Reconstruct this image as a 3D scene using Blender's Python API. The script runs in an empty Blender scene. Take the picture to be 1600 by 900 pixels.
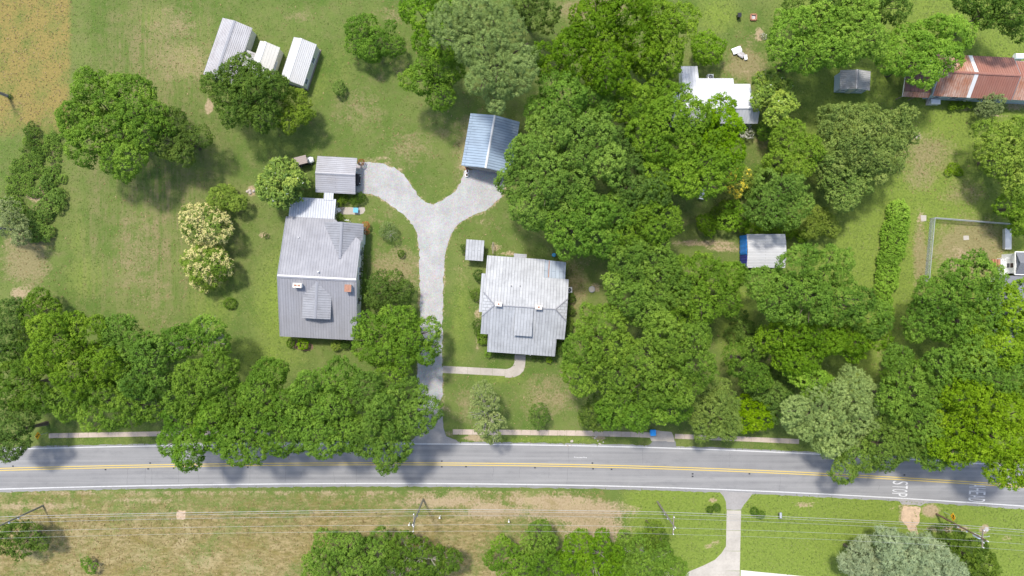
import bpy, bmesh, math, random
import numpy as np
from mathutils import Vector, Matrix
from mathutils.geometry import tessellate_polygon

S = bpy.context.scene
COL = S.collection
CAMH = 107.0
R = math.radians

# ------------------------------------------------------------------ camera, light, exposure
cam = bpy.data.cameras.new('camera'); cam.sensor_width = 36.0; cam.lens = 24.0
cam.clip_start = 1.0; cam.clip_end = 4000.0
co = bpy.data.objects.new('camera', cam); COL.objects.link(co)
co.location = (0, 0, CAMH); co.rotation_euler = (0, 0, 0); S.camera = co

SUNV = Vector((0.22, -0.45, -1.0)).normalized()          # direction the light travels
W = bpy.data.worlds.new('World'); S.world = W; W.use_nodes = True
nt = W.node_tree; bgn = nt.nodes['Background']
sky = nt.nodes.new('ShaderNodeTexSky'); sky.sky_type = 'NISHITA'; sky.sun_disc = False
sky.sun_elevation = math.asin(-SUNV.z); sky.sun_rotation = math.atan2(-SUNV.x, -SUNV.y) % (2*math.pi)
sky.air_density = 1.0; sky.dust_density = 2.0; sky.ozone_density = 1.0
nt.links.new(sky.outputs[0], bgn.inputs[0]); bgn.inputs[1].default_value = 0.15
sl = bpy.data.lights.new('sun', 'SUN'); sl.energy = 2.5; sl.angle = R(6.5); sl.color = (1.0, 0.955, 0.88)
so = bpy.data.objects.new('sun', sl); COL.objects.link(so)
so.rotation_euler = SUNV.to_track_quat('-Z', 'Y').to_euler(); so.location = (-30, 60, 160)
S.view_settings.view_transform = 'Standard'; S.view_settings.look = 'None'
S.view_settings.exposure = 0.80; S.view_settings.gamma = 1.0; S.view_settings.use_curve_mapping = False
S.cycles.max_bounces = 6; S.cycles.diffuse_bounces = 3; S.cycles.glossy_bounces = 2
S.cycles.transmission_bounces = 4; S.cycles.use_denoising = True

# ------------------------------------------------------------------ helpers
def P(x, y, h=0.0):
    """photo direction -> plan position of a point that stands h metres above the ground"""
    f = (1 - h/CAMH)/10.0
    return ((x-800)*f, (450-y)*f)
def P3(x, y, h=0.0):
    a, b = P(x, y, h); return Vector((a, b, h))

def tag(o, label=None, cat=None, group=None, kind=None):
    if label: o['label'] = label
    if cat: o['category'] = cat
    if group: o['group'] = group
    if kind: o['kind'] = kind
    return o
def empty(name, loc, rz=0.0, label=None, cat=None, group=None):
    o = bpy.data.objects.new(name, None); COL.objects.link(o)
    o.location = loc; o.rotation_euler = (0, 0, rz); o.empty_display_size = 0.3
    return tag(o, label, cat, group)
def add(name, me, mat=None, parent=None):
    o = bpy.data.objects.new(name, me); COL.objects.link(o)
    if mat is not None and not me.materials: me.materials.append(mat)
    if parent: o.parent = parent
    return o

class MB:
    def __init__(s): s.v = []; s.f = []
    def quadbox(s, x0, x1, y0, y1, z0, z1, M=None):
        b = len(s.v)
        for z in (z0, z1):
            for (x, y) in ((x0, y0), (x1, y0), (x1, y1), (x0, y1)):
                p = Vector((x, y, z)); s.v.append(tuple(M @ p if M else p))
        s.f += [(b+3, b+2, b+1, b), (b+4, b+5, b+6, b+7)] + [(b+i, b+(i+1) % 4, b+4+(i+1) % 4, b+4+i) for i in range(4)]
        return s
    def prism(s, poly, z0, z1, bottom=True):
        """poly ccw list of xy; z1 may be list of heights"""
        n = len(poly); b = len(s.v)
        zt = z1 if isinstance(z1, (list, tuple)) else [z1]*n
        for (x, y) in poly: s.v.append((x, y, z0))
        for i, (x, y) in enumerate(poly): s.v.append((x, y, zt[i]))
        tri = tessellate_polygon([[Vector((x, y, 0)) for (x, y) in poly]])
        for t in tri:
            a, c, d = (poly[t[0]], poly[t[1]], poly[t[2]])
            ccw = (c[0]-a[0])*(d[1]-a[1])-(c[1]-a[1])*(d[0]-a[0]) > 0
            t = t if ccw else t[::-1]
            s.f.append(tuple(b+n+i for i in t))
            if bottom: s.f.append(tuple(b+i for i in t[::-1]))
        for i in range(n): s.f.append((b+i, b+(i+1) % n, b+n+(i+1) % n, b+n+i))
        return s
    def tube(s, pts, rad, n=6, cap=True):
        pts = [Vector(p) for p in pts]
        if not isinstance(rad, (list, tuple)): rad = [rad]*len(pts)
        b = len(s.v)
        for i, p in enumerate(pts):
            d = (pts[min(i+1, len(pts)-1)]-pts[max(i-1, 0)]).normalized()
            u = d.cross(Vector((0, 0, 1)) if abs(d.z) < 0.95 else Vector((1, 0, 0))).normalized(); w = d.cross(u)
            for k in range(n):
                a = 2*math.pi*k/n; s.v.append(tuple(p + (u*math.cos(a)+w*math.sin(a))*rad[i]))
        for i in range(len(pts)-1):
            for k in range(n):
                s.f.append((b+i*n+k, b+i*n+(k+1) % n, b+(i+1)*n+(k+1) % n, b+(i+1)*n+k))
        if cap:
            s.f.append(tuple(b+k for k in range(n))[::-1]); e = b+(len(pts)-1)*n; s.f.append(tuple(e+k for k in range(n)))
        return s
    def ball(s, c, r, n=8, m=5, sz=1.0):
        b = len(s.v)
        for i in range(m+1):
            t = math.pi*i/m
            for k in range(n):
                a = 2*math.pi*k/n
                s.v.append((c[0]+r*math.sin(t)*math.cos(a), c[1]+r*math.sin(t)*math.sin(a), c[2]+sz*r*math.cos(t)))
        for i in range(m):
            for k in range(n): s.f.append((b+i*n+k, b+(i+1)*n+k, b+(i+1)*n+(k+1) % n, b+i*n+(k+1) % n))
        return s
    def poly(s, pts):
        b = len(s.v); s.v += [tuple(p) for p in pts]; s.f.append(tuple(range(b, b+len(pts)))); return s
    def mesh(s, name, smooth=False):
        me = bpy.data.meshes.new(name); me.from_pydata(s.v, [], s.f); me.validate(); me.update()
        if smooth: me.polygons.foreach_set('use_smooth', [True]*len(me.polygons))
        return me
    def build(s, name, mat, parent=None, smooth=False):
        return add(name, s.mesh(name, smooth), mat, parent)

# ------------------------------------------------------------------ materials
def newmat(name):
    m = bpy.data.materials.new(name); m.use_nodes = True
    nt = m.node_tree; b = nt.nodes['Principled BSDF']; return m, nt, b
def N(nt, t, **kw):
    n = nt.nodes.new(t)
    for k, v in kw.items():
        if k in n.inputs: n.inputs[k].default_value = v
        else: setattr(n, k, v)
    return n
def noise(nt, scale, detail=4, rough=0.6, vec=None):
    n = N(nt, 'ShaderNodeTexNoise'); n.inputs['Scale'].default_value = scale
    n.inputs['Detail'].default_value = detail; n.inputs['Roughness'].default_value = rough
    if vec is not None: nt.links.new(vec, n.inputs['Vector'])
    return n.outputs['Fac']
def mrange(nt, v, a, b, c=0.0, d=1.0):
    n = N(nt, 'ShaderNodeMapRange'); n.inputs[1].default_value = a; n.inputs[2].default_value = b
    n.inputs[3].default_value = c; n.inputs[4].default_value = d; nt.links.new(v, n.inputs[0]); return n.outputs[0]
def mix(nt, fac, a, b, blend='MIX'):
    n = N(nt, 'ShaderNodeMix', data_type='RGBA', blend_type=blend)
    for sock, v in ((n.inputs[0], fac), (n.inputs[6], a), (n.inputs[7], b)):
        if isinstance(v, (int, float)): sock.default_value = v
        elif isinstance(v, tuple): sock.default_value = v if len(v) == 4 else (*v, 1)
        else: nt.links.new(v, sock)
    return n.outputs[2]
def mth(nt, op, a, b=0.0):
    n = N(nt, 'ShaderNodeMath', operation=op)
    for s, v in ((n.inputs[0], a), (n.inputs[1], b)):
        if isinstance(v, (int, float)): s.default_value = v
        else: nt.links.new(v, s)
    return n.outputs[0]
def bump(nt, b, h, strength=0.5, dist=0.05):
    n = N(nt, 'ShaderNodeBump'); n.inputs['Strength'].default_value = strength; n.inputs['Distance'].default_value = dist
    nt.links.new(h, n.inputs['Height']); nt.links.new(n.outputs[0], b.inputs['Normal'])
def geo(nt): return N(nt, 'ShaderNodeNewGeometry').outputs['Position']
def objc(nt): return N(nt, 'ShaderNodeTexCoord').outputs['Object']
def stretch(nt, vec, sc):
    n = N(nt, 'ShaderNodeMapping'); n.inputs['Scale'].default_value = sc; nt.links.new(vec, n.inputs[0]); return n.outputs[0]

def simple(name, col, rough=0.6, var=0.12, scale=6.0, metal=0.0, bstr=0.15):
    m, nt, b = newmat(name); v = objc(nt)
    f = noise(nt, scale, 5, 0.65, v)
    c = mix(nt, mrange(nt, f, 0.3, 0.7), tuple(x*(1-var) for x in col), tuple(min(1, x*(1+var)) for x in col))
    nt.links.new(c, b.inputs['Base Color']); b.inputs['Roughness'].default_value = rough; b.inputs['Metallic'].default_value = metal
    if bstr: bump(nt, b, f, bstr, 0.02)
    return m
def metalroof(name, col, stain, rough=0.45, metal=0.35, amt=0.5, streak=(0.6, 4.0, 1.0), seed=0.0, sheet=None, seam=None):
    """weathered sheet metal: blotchy patina plus run-off streaks along one local axis"""
    m, nt, b = newmat(name); v = objc(nt)
    mp = N(nt, 'ShaderNodeMapping'); mp.inputs['Location'].default_value = (seed, seed*1.7, 0); nt.links.new(v, mp.inputs[0]); v = mp.outputs[0]
    f1 = noise(nt, 0.5, 6, 0.65, v); f2 = noise(nt, 1.3, 5, 0.7, stretch(nt, v, streak)); f3 = noise(nt, 9, 4, 0.6, v)
    s = mth(nt, 'MULTIPLY', mrange(nt, f1, 0.38, 0.66), mrange(nt, f2, 0.35, 0.62))
    s = mth(nt, 'MULTIPLY', s, amt*1.6)
    c = mix(nt, s, col, stain)
    c = mix(nt, mrange(nt, f3, 0.3, 0.75, 0.0, 0.35), c, tuple(x*0.72 for x in col))
    c = mix(nt, mrange(nt, f2, 0.5, 0.75, 0.0, 0.3), c, tuple(min(1, x*1.35) for x in col))
    h = f3
    if sheet or seam:
        ax, sp_, wd, dk, ln_ = seam if seam else ('x', sheet[0], 0.03, 0.55, 40.0)
        br = N(nt, 'ShaderNodeTexBrick'); br.offset = 0.37; br.inputs['Scale'].default_value = 1.0
        br.inputs['Brick Width'].default_value = ln_; br.inputs['Row Height'].default_value = sp_
        br.inputs['Mortar Size'].default_value = wd; br.inputs['Mortar Smooth'].default_value = 0.3
        br.inputs['Color1'].default_value = (0.92, 0.92, 0.92, 1) if sheet else (0.92, 0.92, 0.92, 1)
        br.inputs['Color2'].default_value = (1, 1, 1, 1); br.inputs['Mortar'].default_value = (dk, dk, dk, 1)
        o_ = objc(nt); sx = N(nt, 'ShaderNodeSeparateXYZ'); nt.links.new(o_, sx.inputs[0]); cx_ = N(nt, 'ShaderNodeCombineXYZ')
        nt.links.new(sx.outputs['Y' if ax == 'x' else 'X'], cx_.inputs[0]); nt.links.new(mth(nt, 'ADD', sx.outputs['X' if ax == 'x' else 'Y'], 40*sp_), cx_.inputs[1])
        nt.links.new(cx_.outputs[0], br.inputs['Vector'])
        c = mix(nt, 1.0, c, br.outputs['Color'], 'MULTIPLY')
        if sheet:
            b2 = N(nt, 'ShaderNodeTexBrick'); b2.offset = 0.5; b2.inputs['Scale'].default_value = 1.0; b2.inputs['Brick Width'].default_value = sheet[1]
            b2.inputs['Row Height'].default_value = sp_; b2.inputs['Mortar Size'].default_value = 0.02
            b2.inputs['Color1'].default_value = (0.90, 0.90, 0.90, 1); b2.inputs['Color2'].default_value = (1, 1, 1, 1); b2.inputs['Mortar'].default_value = (0.80, 0.80, 0.80, 1)
            nt.links.new(cx_.outputs[0], b2.inputs['Vector']); c = mix(nt, 1.0, c, b2.outputs['Color'], 'MULTIPLY')
    nt.links.new(c, b.inputs['Base Color'])
    nt.links.new(mrange(nt, f1, 0.3, 0.7, rough-0.08, rough+0.15), b.inputs['Roughness']); b.inputs['Metallic'].default_value = metal
    bump(nt, b, h, 0.15, 0.01)
    return m

M = {}
M['roof_h1'] = metalroof('galvanised grey', (0.285, 0.285, 0.305), (0.215, 0.21, 0.215), 0.62, 0.0, 0.5, (3, 0.35, 1), seam=('x', 0.40, 0.03, 0.86, 5.4))
M['roof_h1x'] = metalroof('galvanised grey cross', (0.305, 0.31, 0.33), (0.175, 0.17, 0.175), 0.62, 0.0, 0.6, (0.35, 3, 1), 4, seam=('y', 0.36, 0.035, 0.78, 9))
M['roof_silver'] = metalroof('bright galvanised', (0.48, 0.50, 0.53), (0.42, 0.42, 0.44), 0.6, 0.0, 0.5, (3, 0.4, 1), 8, seam=('x', 0.38, 0.04, 0.68, 9))
M['roof_carport'] = metalroof('carport metal', (0.36, 0.36, 0.38), (0.28, 0.26, 0.25), 0.62, 0.0, 0.6, (0.4, 2.5, 1), 2, seam=('y', 0.30, 0.04, 0.72, 9))
M['roof_blue'] = metalroof('blue grey metal', (0.31, 0.40, 0.50), (0.22, 0.27, 0.33), 0.6, 0.0, 0.6, (0.4, 3, 1), 3, seam=('y', 0.40, 0.045, 0.6, 9))
M['roof_addition'] = metalroof('addition metal', (0.33, 0.38, 0.43), (0.26, 0.28, 0.31), 0.6, 0.0, 0.6, (3, 0.4, 1), 3, seam=('x', 0.62, 0.04, 0.6, 9))
M['roof_h2'] = metalroof('stamped metal shingle', (0.46, 0.47, 0.48), (0.28, 0.285, 0.29), 0.6, 0.0, 0.6, (2.2, 0.8, 1), 5, sheet=(0.46, 0.95))
M['roof_h2x'] = metalroof('stamped metal shingle hips', (0.46, 0.47, 0.48), (0.28, 0.285, 0.29), 0.6, 0.0, 0.6, (0.8, 2.2, 1), 5, seam=('y', 0.46, 0.035, 0.5, 0.62))
M['roof_white'] = metalroof('white metal', (0.60, 0.61, 0.63), (0.44, 0.45, 0.47), 0.6, 0.0, 0.5, (2, 0.5, 1), 6, seam=('x', 0.45, 0.03, 0.75, 9))
M['roof_shelter'] = metalroof('shelter metal', (0.58, 0.58, 0.58), (0.50, 0.52, 0.54), 0.6, 0.0, 0.6, (0.5, 2, 1), 6, seam=('y', 0.24, 0.035, 0.66, 9))
M['roof_shedC'] = metalroof('portable shed white', (0.56, 0.56, 0.55), (0.52, 0.50, 0.48), 0.6, 0.0, 0.5, (2, 0.4, 1), 16, seam=('x', 0.26, 0.03, 0.72, 9))
M['roof_shedA'] = metalroof('shed metal', (0.48, 0.47, 0.475), (0.33, 0.30, 0.30), 0.62, 0.0, 0.7, (2.5, 0.3, 1), 7, seam=('x', 0.26, 0.04, 0.66, 9))
M['roof_shedW'] = metalroof('shed white', (0.56, 0.545, 0.49), (0.52, 0.49, 0.44), 0.6, 0.0, 0.4, (2.5, 0.3, 1), 9)
M['roof_shedS'] = metalroof('shed weathered', (0.46, 0.455, 0.44), (0.26, 0.24, 0.22), 0.62, 0.0, 0.9, (1, 1, 1), 11, seam=('y', 0.30, 0.035, 0.7, 9))
M['roof_rust'] = metalroof('rusted metal', (0.40, 0.17, 0.095), (0.58, 0.47, 0.40), 0.68, 0.0, 0.8, (4.0, 0.3, 1), 12, seam=('x', 0.36, 0.04, 0.62, 9))
M['roof_rustred'] = metalroof('red brown metal', (0.32, 0.135, 0.095), (0.34, 0.18, 0.14), 0.65, 0.0, 0.6, (3.0, 0.3, 1), 13, seam=('x', 0.36, 0.04, 0.72, 9))
M['roof_rustdark'] = metalroof('dark rusted metal', (0.20, 0.085, 0.06), (0.10, 0.085, 0.08), 0.68, 0.0, 1.0, (0.8, 1.2, 1), 14, seam=('x', 0.6, 0.04, 0.62, 9))
M['flash'] = simple('flashing', (0.30, 0.30, 0.315), 0.45, 0.08, 5, 0.3)
M['flashwhite'] = simple('white flashing', (0.66, 0.66, 0.65), 0.5, 0.06, 5)
M['whitewall'] = simple('white siding', (0.78, 0.79, 0.78), 0.6, 0.06, 3)
M['creamwall'] = simple('cream siding', (0.68, 0.66, 0.58), 0.6, 0.08, 3)
M['bluewall'] = simple('pale blue siding', (0.42, 0.50, 0.58), 0.6, 0.1, 3)
M['brickwall'] = simple('tan brick wall', (0.42, 0.33, 0.25), 0.8, 0.15, 8)
M['trim'] = simple('white trim', (0.82, 0.82, 0.80), 0.5, 0.05, 5)
M['dark'] = simple('dark glass', (0.03, 0.035, 0.04), 0.12, 0.2, 2, 0, 0)
M['brick'] = simple('chimney brick', (0.36, 0.17, 0.10), 0.85, 0.25, 12)
M['chimcap'] = simple('chimney cap', (0.72, 0.66, 0.58), 0.8, 0.2, 6)
M['rustcap'] = simple('rusty cap', (0.34, 0.17, 0.11), 0.8, 0.3, 9)
M['wood'] = simple('grey wood', (0.23, 0.19, 0.15), 0.85, 0.25, 9)
M['polewood'] = simple('pole wood', (0.17, 0.115, 0.075), 0.85, 0.3, 4)
M['polegrey'] = simple('weathered pole', (0.23, 0.215, 0.165), 0.85, 0.3, 4)
M['snag'] = simple('bare grey wood', (0.25, 0.235, 0.22), 0.9, 0.3, 3)
M['galv'] = simple('galvanised steel', (0.55, 0.57, 0.58), 0.4, 0.1, 8, 0.5)
M['cable'] = simple('aluminium cable', (0.40, 0.40, 0.39), 0.45, 0.1, 2, 0.2, 0)
M['black'] = simple('black paint', (0.015, 0.015, 0.017), 0.35, 0.2, 5)
M['rubber'] = simple('rubber', (0.02, 0.02, 0.02), 0.85, 0.2, 8)
M['yellow'] = simple('sign yellow', (0.95, 0.50, 0.02), 0.45, 0.05, 5, 0, 0)
M['binblue'] = simple('blue plastic', (0.02, 0.30, 0.72), 0.45, 0.12, 5)
M['tarpblue'] = simple('blue tarp', (0.02, 0.20, 0.62), 0.45, 0.25, 4, 0, 0.5)
M['tarpnavy'] = simple('navy tarp', (0.025, 0.03, 0.22), 0.5, 0.2, 4, 0, 0.5)
M['turq'] = simple('turquoise plastic', (0.07, 0.34, 0.48), 0.5, 0.1, 5)
M['taupe'] = simple('taupe canopy', (0.29, 0.235, 0.21), 0.6, 0.1, 6)
M['whitepaint'] = simple('white gloss', (0.85, 0.85, 0.84), 0.3, 0.04, 4)
M['terra'] = simple('terracotta', (0.45, 0.20, 0.11), 0.8, 0.2, 8)
M['stone'] = simple('field stone', (0.42, 0.37, 0.31), 0.9, 0.25, 5)
M['shingle'] = simple('grey shingle', (0.165, 0.17, 0.185), 0.85, 0.25, 7)
M['lid'] = simple('concrete lid', (0.30, 0.33, 0.35), 0.85, 0.2, 6)
M['debris'] = simple('grey scrap', (0.42, 0.40, 0.40), 0.7, 0.3, 6)
M['bark'] = simple('bark', (0.11, 0.085, 0.06), 0.95, 0.35, 5, 0, 0.6)
M['barkpale'] = simple('pale bark', (0.36, 0.33, 0.28), 0.95, 0.3, 5, 0, 0.6)

def concrete(name, col, var=0.2):
    m, nt, b = newmat(name); v = geo(nt)
    f1 = noise(nt, 0.45, 5, 0.6, v); f2 = noise(nt, 3.0, 6, 0.7, v); f3 = noise(nt, 22, 3, 0.6, v)
    c = mix(nt, mrange(nt, f1, 0.3, 0.7), tuple(x*(1-var) for x in col), tuple(x*(1+var*0.6) for x in col))
    c = mix(nt, mrange(nt, f2, 0.48, 0.75, 0, 0.5), c, (col[0]*0.55, col[1]*0.52, col[2]*0.46))
    c = mix(nt, mrange(nt, f3, 0.35, 0.7, 0, 0.35), c, tuple(x*1.25 for x in col))
    rnd = N(nt, 'ShaderNodeObjectInfo').outputs['Random']
    c = mix(nt, mrange(nt, rnd, 0, 1, 0.0, 0.22), c, (col[0]*0.7, col[1]*0.68, col[2]*0.62))
    nt.links.new(c, b.inputs['Base Color']); b.inputs['Roughness'].default_value = 0.9; bump(nt, b, f3, 0.3, 0.01); return m
M['sidewalk'] = concrete('pinkish concrete', (0.46, 0.375, 0.30))
M['walk'] = concrete('house walk concrete', (0.40, 0.36, 0.31))
M['slab'] = concrete('pale concrete', (0.43, 0.395, 0.34), 0.2)
M['slabwhite'] = concrete('new concrete', (0.62, 0.585, 0.52), 0.06)

def road_mat():
    m, nt, b = newmat('asphalt'); v = geo(nt)
    st = noise(nt, 1.0, 5, 0.6, stretch(nt, v, (0.02, 1.3, 1)))           # long streaks left by wheels
    f1 = noise(nt, 0.25, 5, 0.6, v); f2 = noise(nt, 9, 4, 0.7, v); f3 = noise(nt, 30, 3, 0.6, v)
    pt = noise(nt, 0.6, 5, 0.7, stretch(nt, v, (0.35, 1.0, 1)))
    c = mix(nt, mrange(nt, st, 0.35, 0.65), (0.165, 0.163, 0.162), (0.265, 0.26, 0.252))
    c = mix(nt, mrange(nt, f1, 0.35, 0.7, 0, 0.4), c, (0.285, 0.28, 0.27))
    c = mix(nt, mrange(nt, pt, 0.54, 0.72, 0, 0.55), c, (0.14, 0.14, 0.143))
    c = mix(nt, mrange(nt, f2, 0.45, 0.8, 0, 0.35), c, (0.18, 0.18, 0.185))
    c = mix(nt, mrange(nt, f3, 0.5, 0.8, 0, 0.4), c, (0.46, 0.45, 0.43))
    nt.links.new(c, b.inputs['Base Color']); b.inputs['Roughness'].default_value = 0.9; bump(nt, b, f3, 0.3, 0.01); return m
M['road'] = road_mat()
M['apron'] = concrete('worn asphalt apron', (0.30, 0.285, 0.27), 0.18)
M['patch'] = concrete('fresh asphalt', (0.19, 0.19, 0.19), 0.18)
M['tar'] = simple('crack', (0.13, 0.13, 0.13), 0.9, 0.2, 9, 0, 0)
def paint(name, col, worn):
    m, nt, b = newmat(name); v = geo(nt); f = noise(nt, 6, 5, 0.75, v); g = noise(nt, 0.5, 3, 0.6, v)
    c = mix(nt, mth(nt, 'MULTIPLY', mrange(nt, f, 0.46, 0.72), mrange(nt, g, 0.3, 0.75, 0.2, worn)), col, (0.30, 0.295, 0.29))
    nt.links.new(c, b.inputs['Base Color']); b.inputs['Roughness'].default_value = 0.7; return m
M['pwhite'] = paint('road white', (0.56, 0.555, 0.54), 1.3)
M['pyellow'] = paint('road yellow', (0.60, 0.43, 0.08), 1.0)

def gravel_mat():
    m, nt, b = newmat('gravel'); v = geo(nt)
    vo = N(nt, 'ShaderNodeTexVoronoi'); vo.inputs['Scale'].default_value = 13; nt.links.new(v, vo.inputs['Vector'])
    f1 = noise(nt, 0.35, 5, 0.65, v); f2 = noise(nt, 2.5, 5, 0.7, v); f3 = noise(nt, 14, 4, 0.7, v)
    c = mix(nt, mrange(nt, f1, 0.35, 0.7), (0.33, 0.33, 0.325), (0.49, 0.485, 0.475))
    c = mix(nt, mrange(nt, f2, 0.46, 0.68, 0, 0.6), c, (0.37, 0.335, 0.28))
    c = mix(nt, 0.45, c, vo.outputs['Color'], 'SOFT_LIGHT')
    c = mix(nt, mrange(nt, f3, 0.3, 0.7, 0, 0.45), c, (0.27, 0.265, 0.26))
    a = N(nt, 'ShaderNodeAttribute', attribute_name='edge').outputs['Fac']
    e = mth(nt, 'MULTIPLY', a, mrange(nt, f2, 0.3, 0.55))
    c = mix(nt, e, c, (0.44, 0.36, 0.25))
    nt.links.new(c, b.inputs['Base Color']); b.inputs['Roughness'].default_value = 0.95
    bump(nt, b, vo.outputs['Distance'], 0.7, 0.04); return m
M['gravel'] = gravel_mat()
M['dirt'] = simple('bare soil', (0.46, 0.335, 0.22), 0.95, 0.2, 2)
M['mulch'] = simple('mulch', (0.16, 0.10, 0.065), 0.95, 0.3, 5)

def ground_mat():
    m, nt, b = newmat('grass ground'); v = geo(nt)
    A = N(nt, 'ShaderNodeAttribute', attribute_name='gm'); B2 = N(nt, 'ShaderNodeAttribute', attribute_name='gm2')
    sa = N(nt, 'ShaderNodeSeparateColor'); nt.links.new(A.outputs['Color'], sa.inputs[0])
    sb = N(nt, 'ShaderNodeSeparateColor'); nt.links.new(B2.outputs['Color'], sb.inputs[0])
    dry, hay, dirt = sa.outputs[0], sa.outputs[1], sa.outputs[2]
    gold, lush_sunlit, stripe = sb.outputs[0], sb.outputs[1], sb.outputs[2]
    n1 = noise(nt, 0.12, 6, 0.62, v); n2 = noise(nt, 0.6, 6, 0.68, v); n3 = noise(nt, 3.2, 5, 0.7, v); n4 = noise(nt, 14, 4, 0.7, v)
    fine = mth(nt, 'ADD', mth(nt, 'MULTIPLY', n3, 0.55), mth(nt, 'MULTIPLY', n4, 0.45))
    def g(mask, w2=0.7, lo=0.45, hi=0.85):
        x = mth(nt, 'ADD', mask, mth(nt, 'MULTIPLY', mth(nt, 'SUBTRACT', n2, 0.5), w2*1.6))
        x = mth(nt, 'ADD', x, mth(nt, 'MULTIPLY', mth(nt, 'SUBTRACT', n3, 0.5), w2*1.3))
        return mth(nt, 'MULTIPLY', mrange(nt, x, lo, hi), mrange(nt, mask, 0.02, 0.2))
    c = mix(nt, mrange(nt, n1, 0.36, 0.62), (0.082, 0.139, 0.023), (0.141, 0.179, 0.045))
    c = mix(nt, mrange(nt, n2, 0.46, 0.74, 0, 0.6), c, (0.180, 0.162, 0.070))
    c = mix(nt, mth(nt, 'MULTIPLY', mrange(nt, fine, 0.54, 0.72), 0.25), c, (0.288, 0.257, 0.118))
    c = mix(nt, g(lush_sunlit, 0.5, 0.3, 0.8), c, mix(nt, mrange(nt, n3, 0.3, 0.7), (0.123, 0.185, 0.024), (0.207, 0.260, 0.051)))  # green sward, its colour raised to carry full sun on the right lawn
    sw_ = noise(nt, 0.75, 4, 0.6, stretch(nt, v, (1, 0.045, 1))); sx_ = noise(nt, 2.2, 3, 0.6, stretch(nt, v, (1, 0.10, 1)))
    ws = mth(nt, 'ADD', mth(nt, 'MULTIPLY', sw_, 0.6), mth(nt, 'MULTIPLY', sx_, 0.4))
    ws = mth(nt, 'MULTIPLY', stripe, mrange(nt, ws, 0.43, 0.57))
    ws = mth(nt, 'MULTIPLY', ws, mrange(nt, n2, 0.35, 0.6, 0.35, 1.0))
    c = mix(nt, ws, c, (0.228, 0.187, 0.092))
    c = mix(nt, mth(nt, 'MULTIPLY', g(dry), 0.85), c, mix(nt, mrange(nt, n3, 0.3, 0.7), (0.188, 0.158, 0.070), (0.296, 0.245, 0.130)))
    c = mix(nt, g(gold, 0.45, 0.15, 0.85), c, mix(nt, mrange(nt, n3, 0.35, 0.65), (0.188, 0.166, 0.048), (0.288, 0.212, 0.070)))
    hc = noise(nt, 1.4, 6, 0.75, stretch(nt, v, (0.6, 1.5, 1)))
    hb_ = noise(nt, 0.22, 5, 0.65, stretch(nt, v, (0.7, 1.6, 1)))
    c = mix(nt, mth(nt, 'MULTIPLY', g(hay, 0.8, 0.35, 0.85), mrange(nt, hb_, 0.30, 0.50, 0.55, 1.0)), c, mix(nt, mrange(nt, hc, 0.38, 0.62), (0.150, 0.128, 0.042), (0.335, 0.262, 0.128)))
    c = mix(nt, g(dirt, 0.75, 0.45, 0.75), c, mix(nt, mrange(nt, n3, 0.3, 0.7), (0.272, 0.203, 0.115), (0.400, 0.320, 0.196)))
    hz = N(nt, 'ShaderNodeTexNoise'); hz.inputs['Scale'].default_value = 0.16; hz.inputs['Detail'].default_value = 8; hz.inputs['Roughness'].default_value = 0.68; hz.inputs['Distortion'].default_value = 1.8
    nt.links.new(stretch(nt, v, (0.75, 1.3, 1)), hz.inputs['Vector'])
    hm = mth(nt, 'MULTIPLY', hay, 0.75)
    c = mix(nt, mth(nt, 'MULTIPLY', hm, mrange(nt, hz.outputs['Fac'], 0.52, 0.66)), c, (0.188, 0.154, 0.043))
    c = mix(nt, mth(nt, 'MULTIPLY', hm, mrange(nt, hz.outputs['Fac'], 0.46, 0.36)), c, (0.352, 0.286, 0.152))
    c = mix(nt, mrange(nt, fine, 0.48, 0.30, 0, 0.32), c, (0.068, 0.087, 0.021))
    nt.links.new(c, b.inputs['Base Color']); b.inputs['Roughness'].default_value = 0.95; b.inputs['Specular IOR Level'].default_value = 0.15
    bump(nt, b, fine, 0.9, 0.12); return m
M['ground'] = ground_mat()

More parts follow.
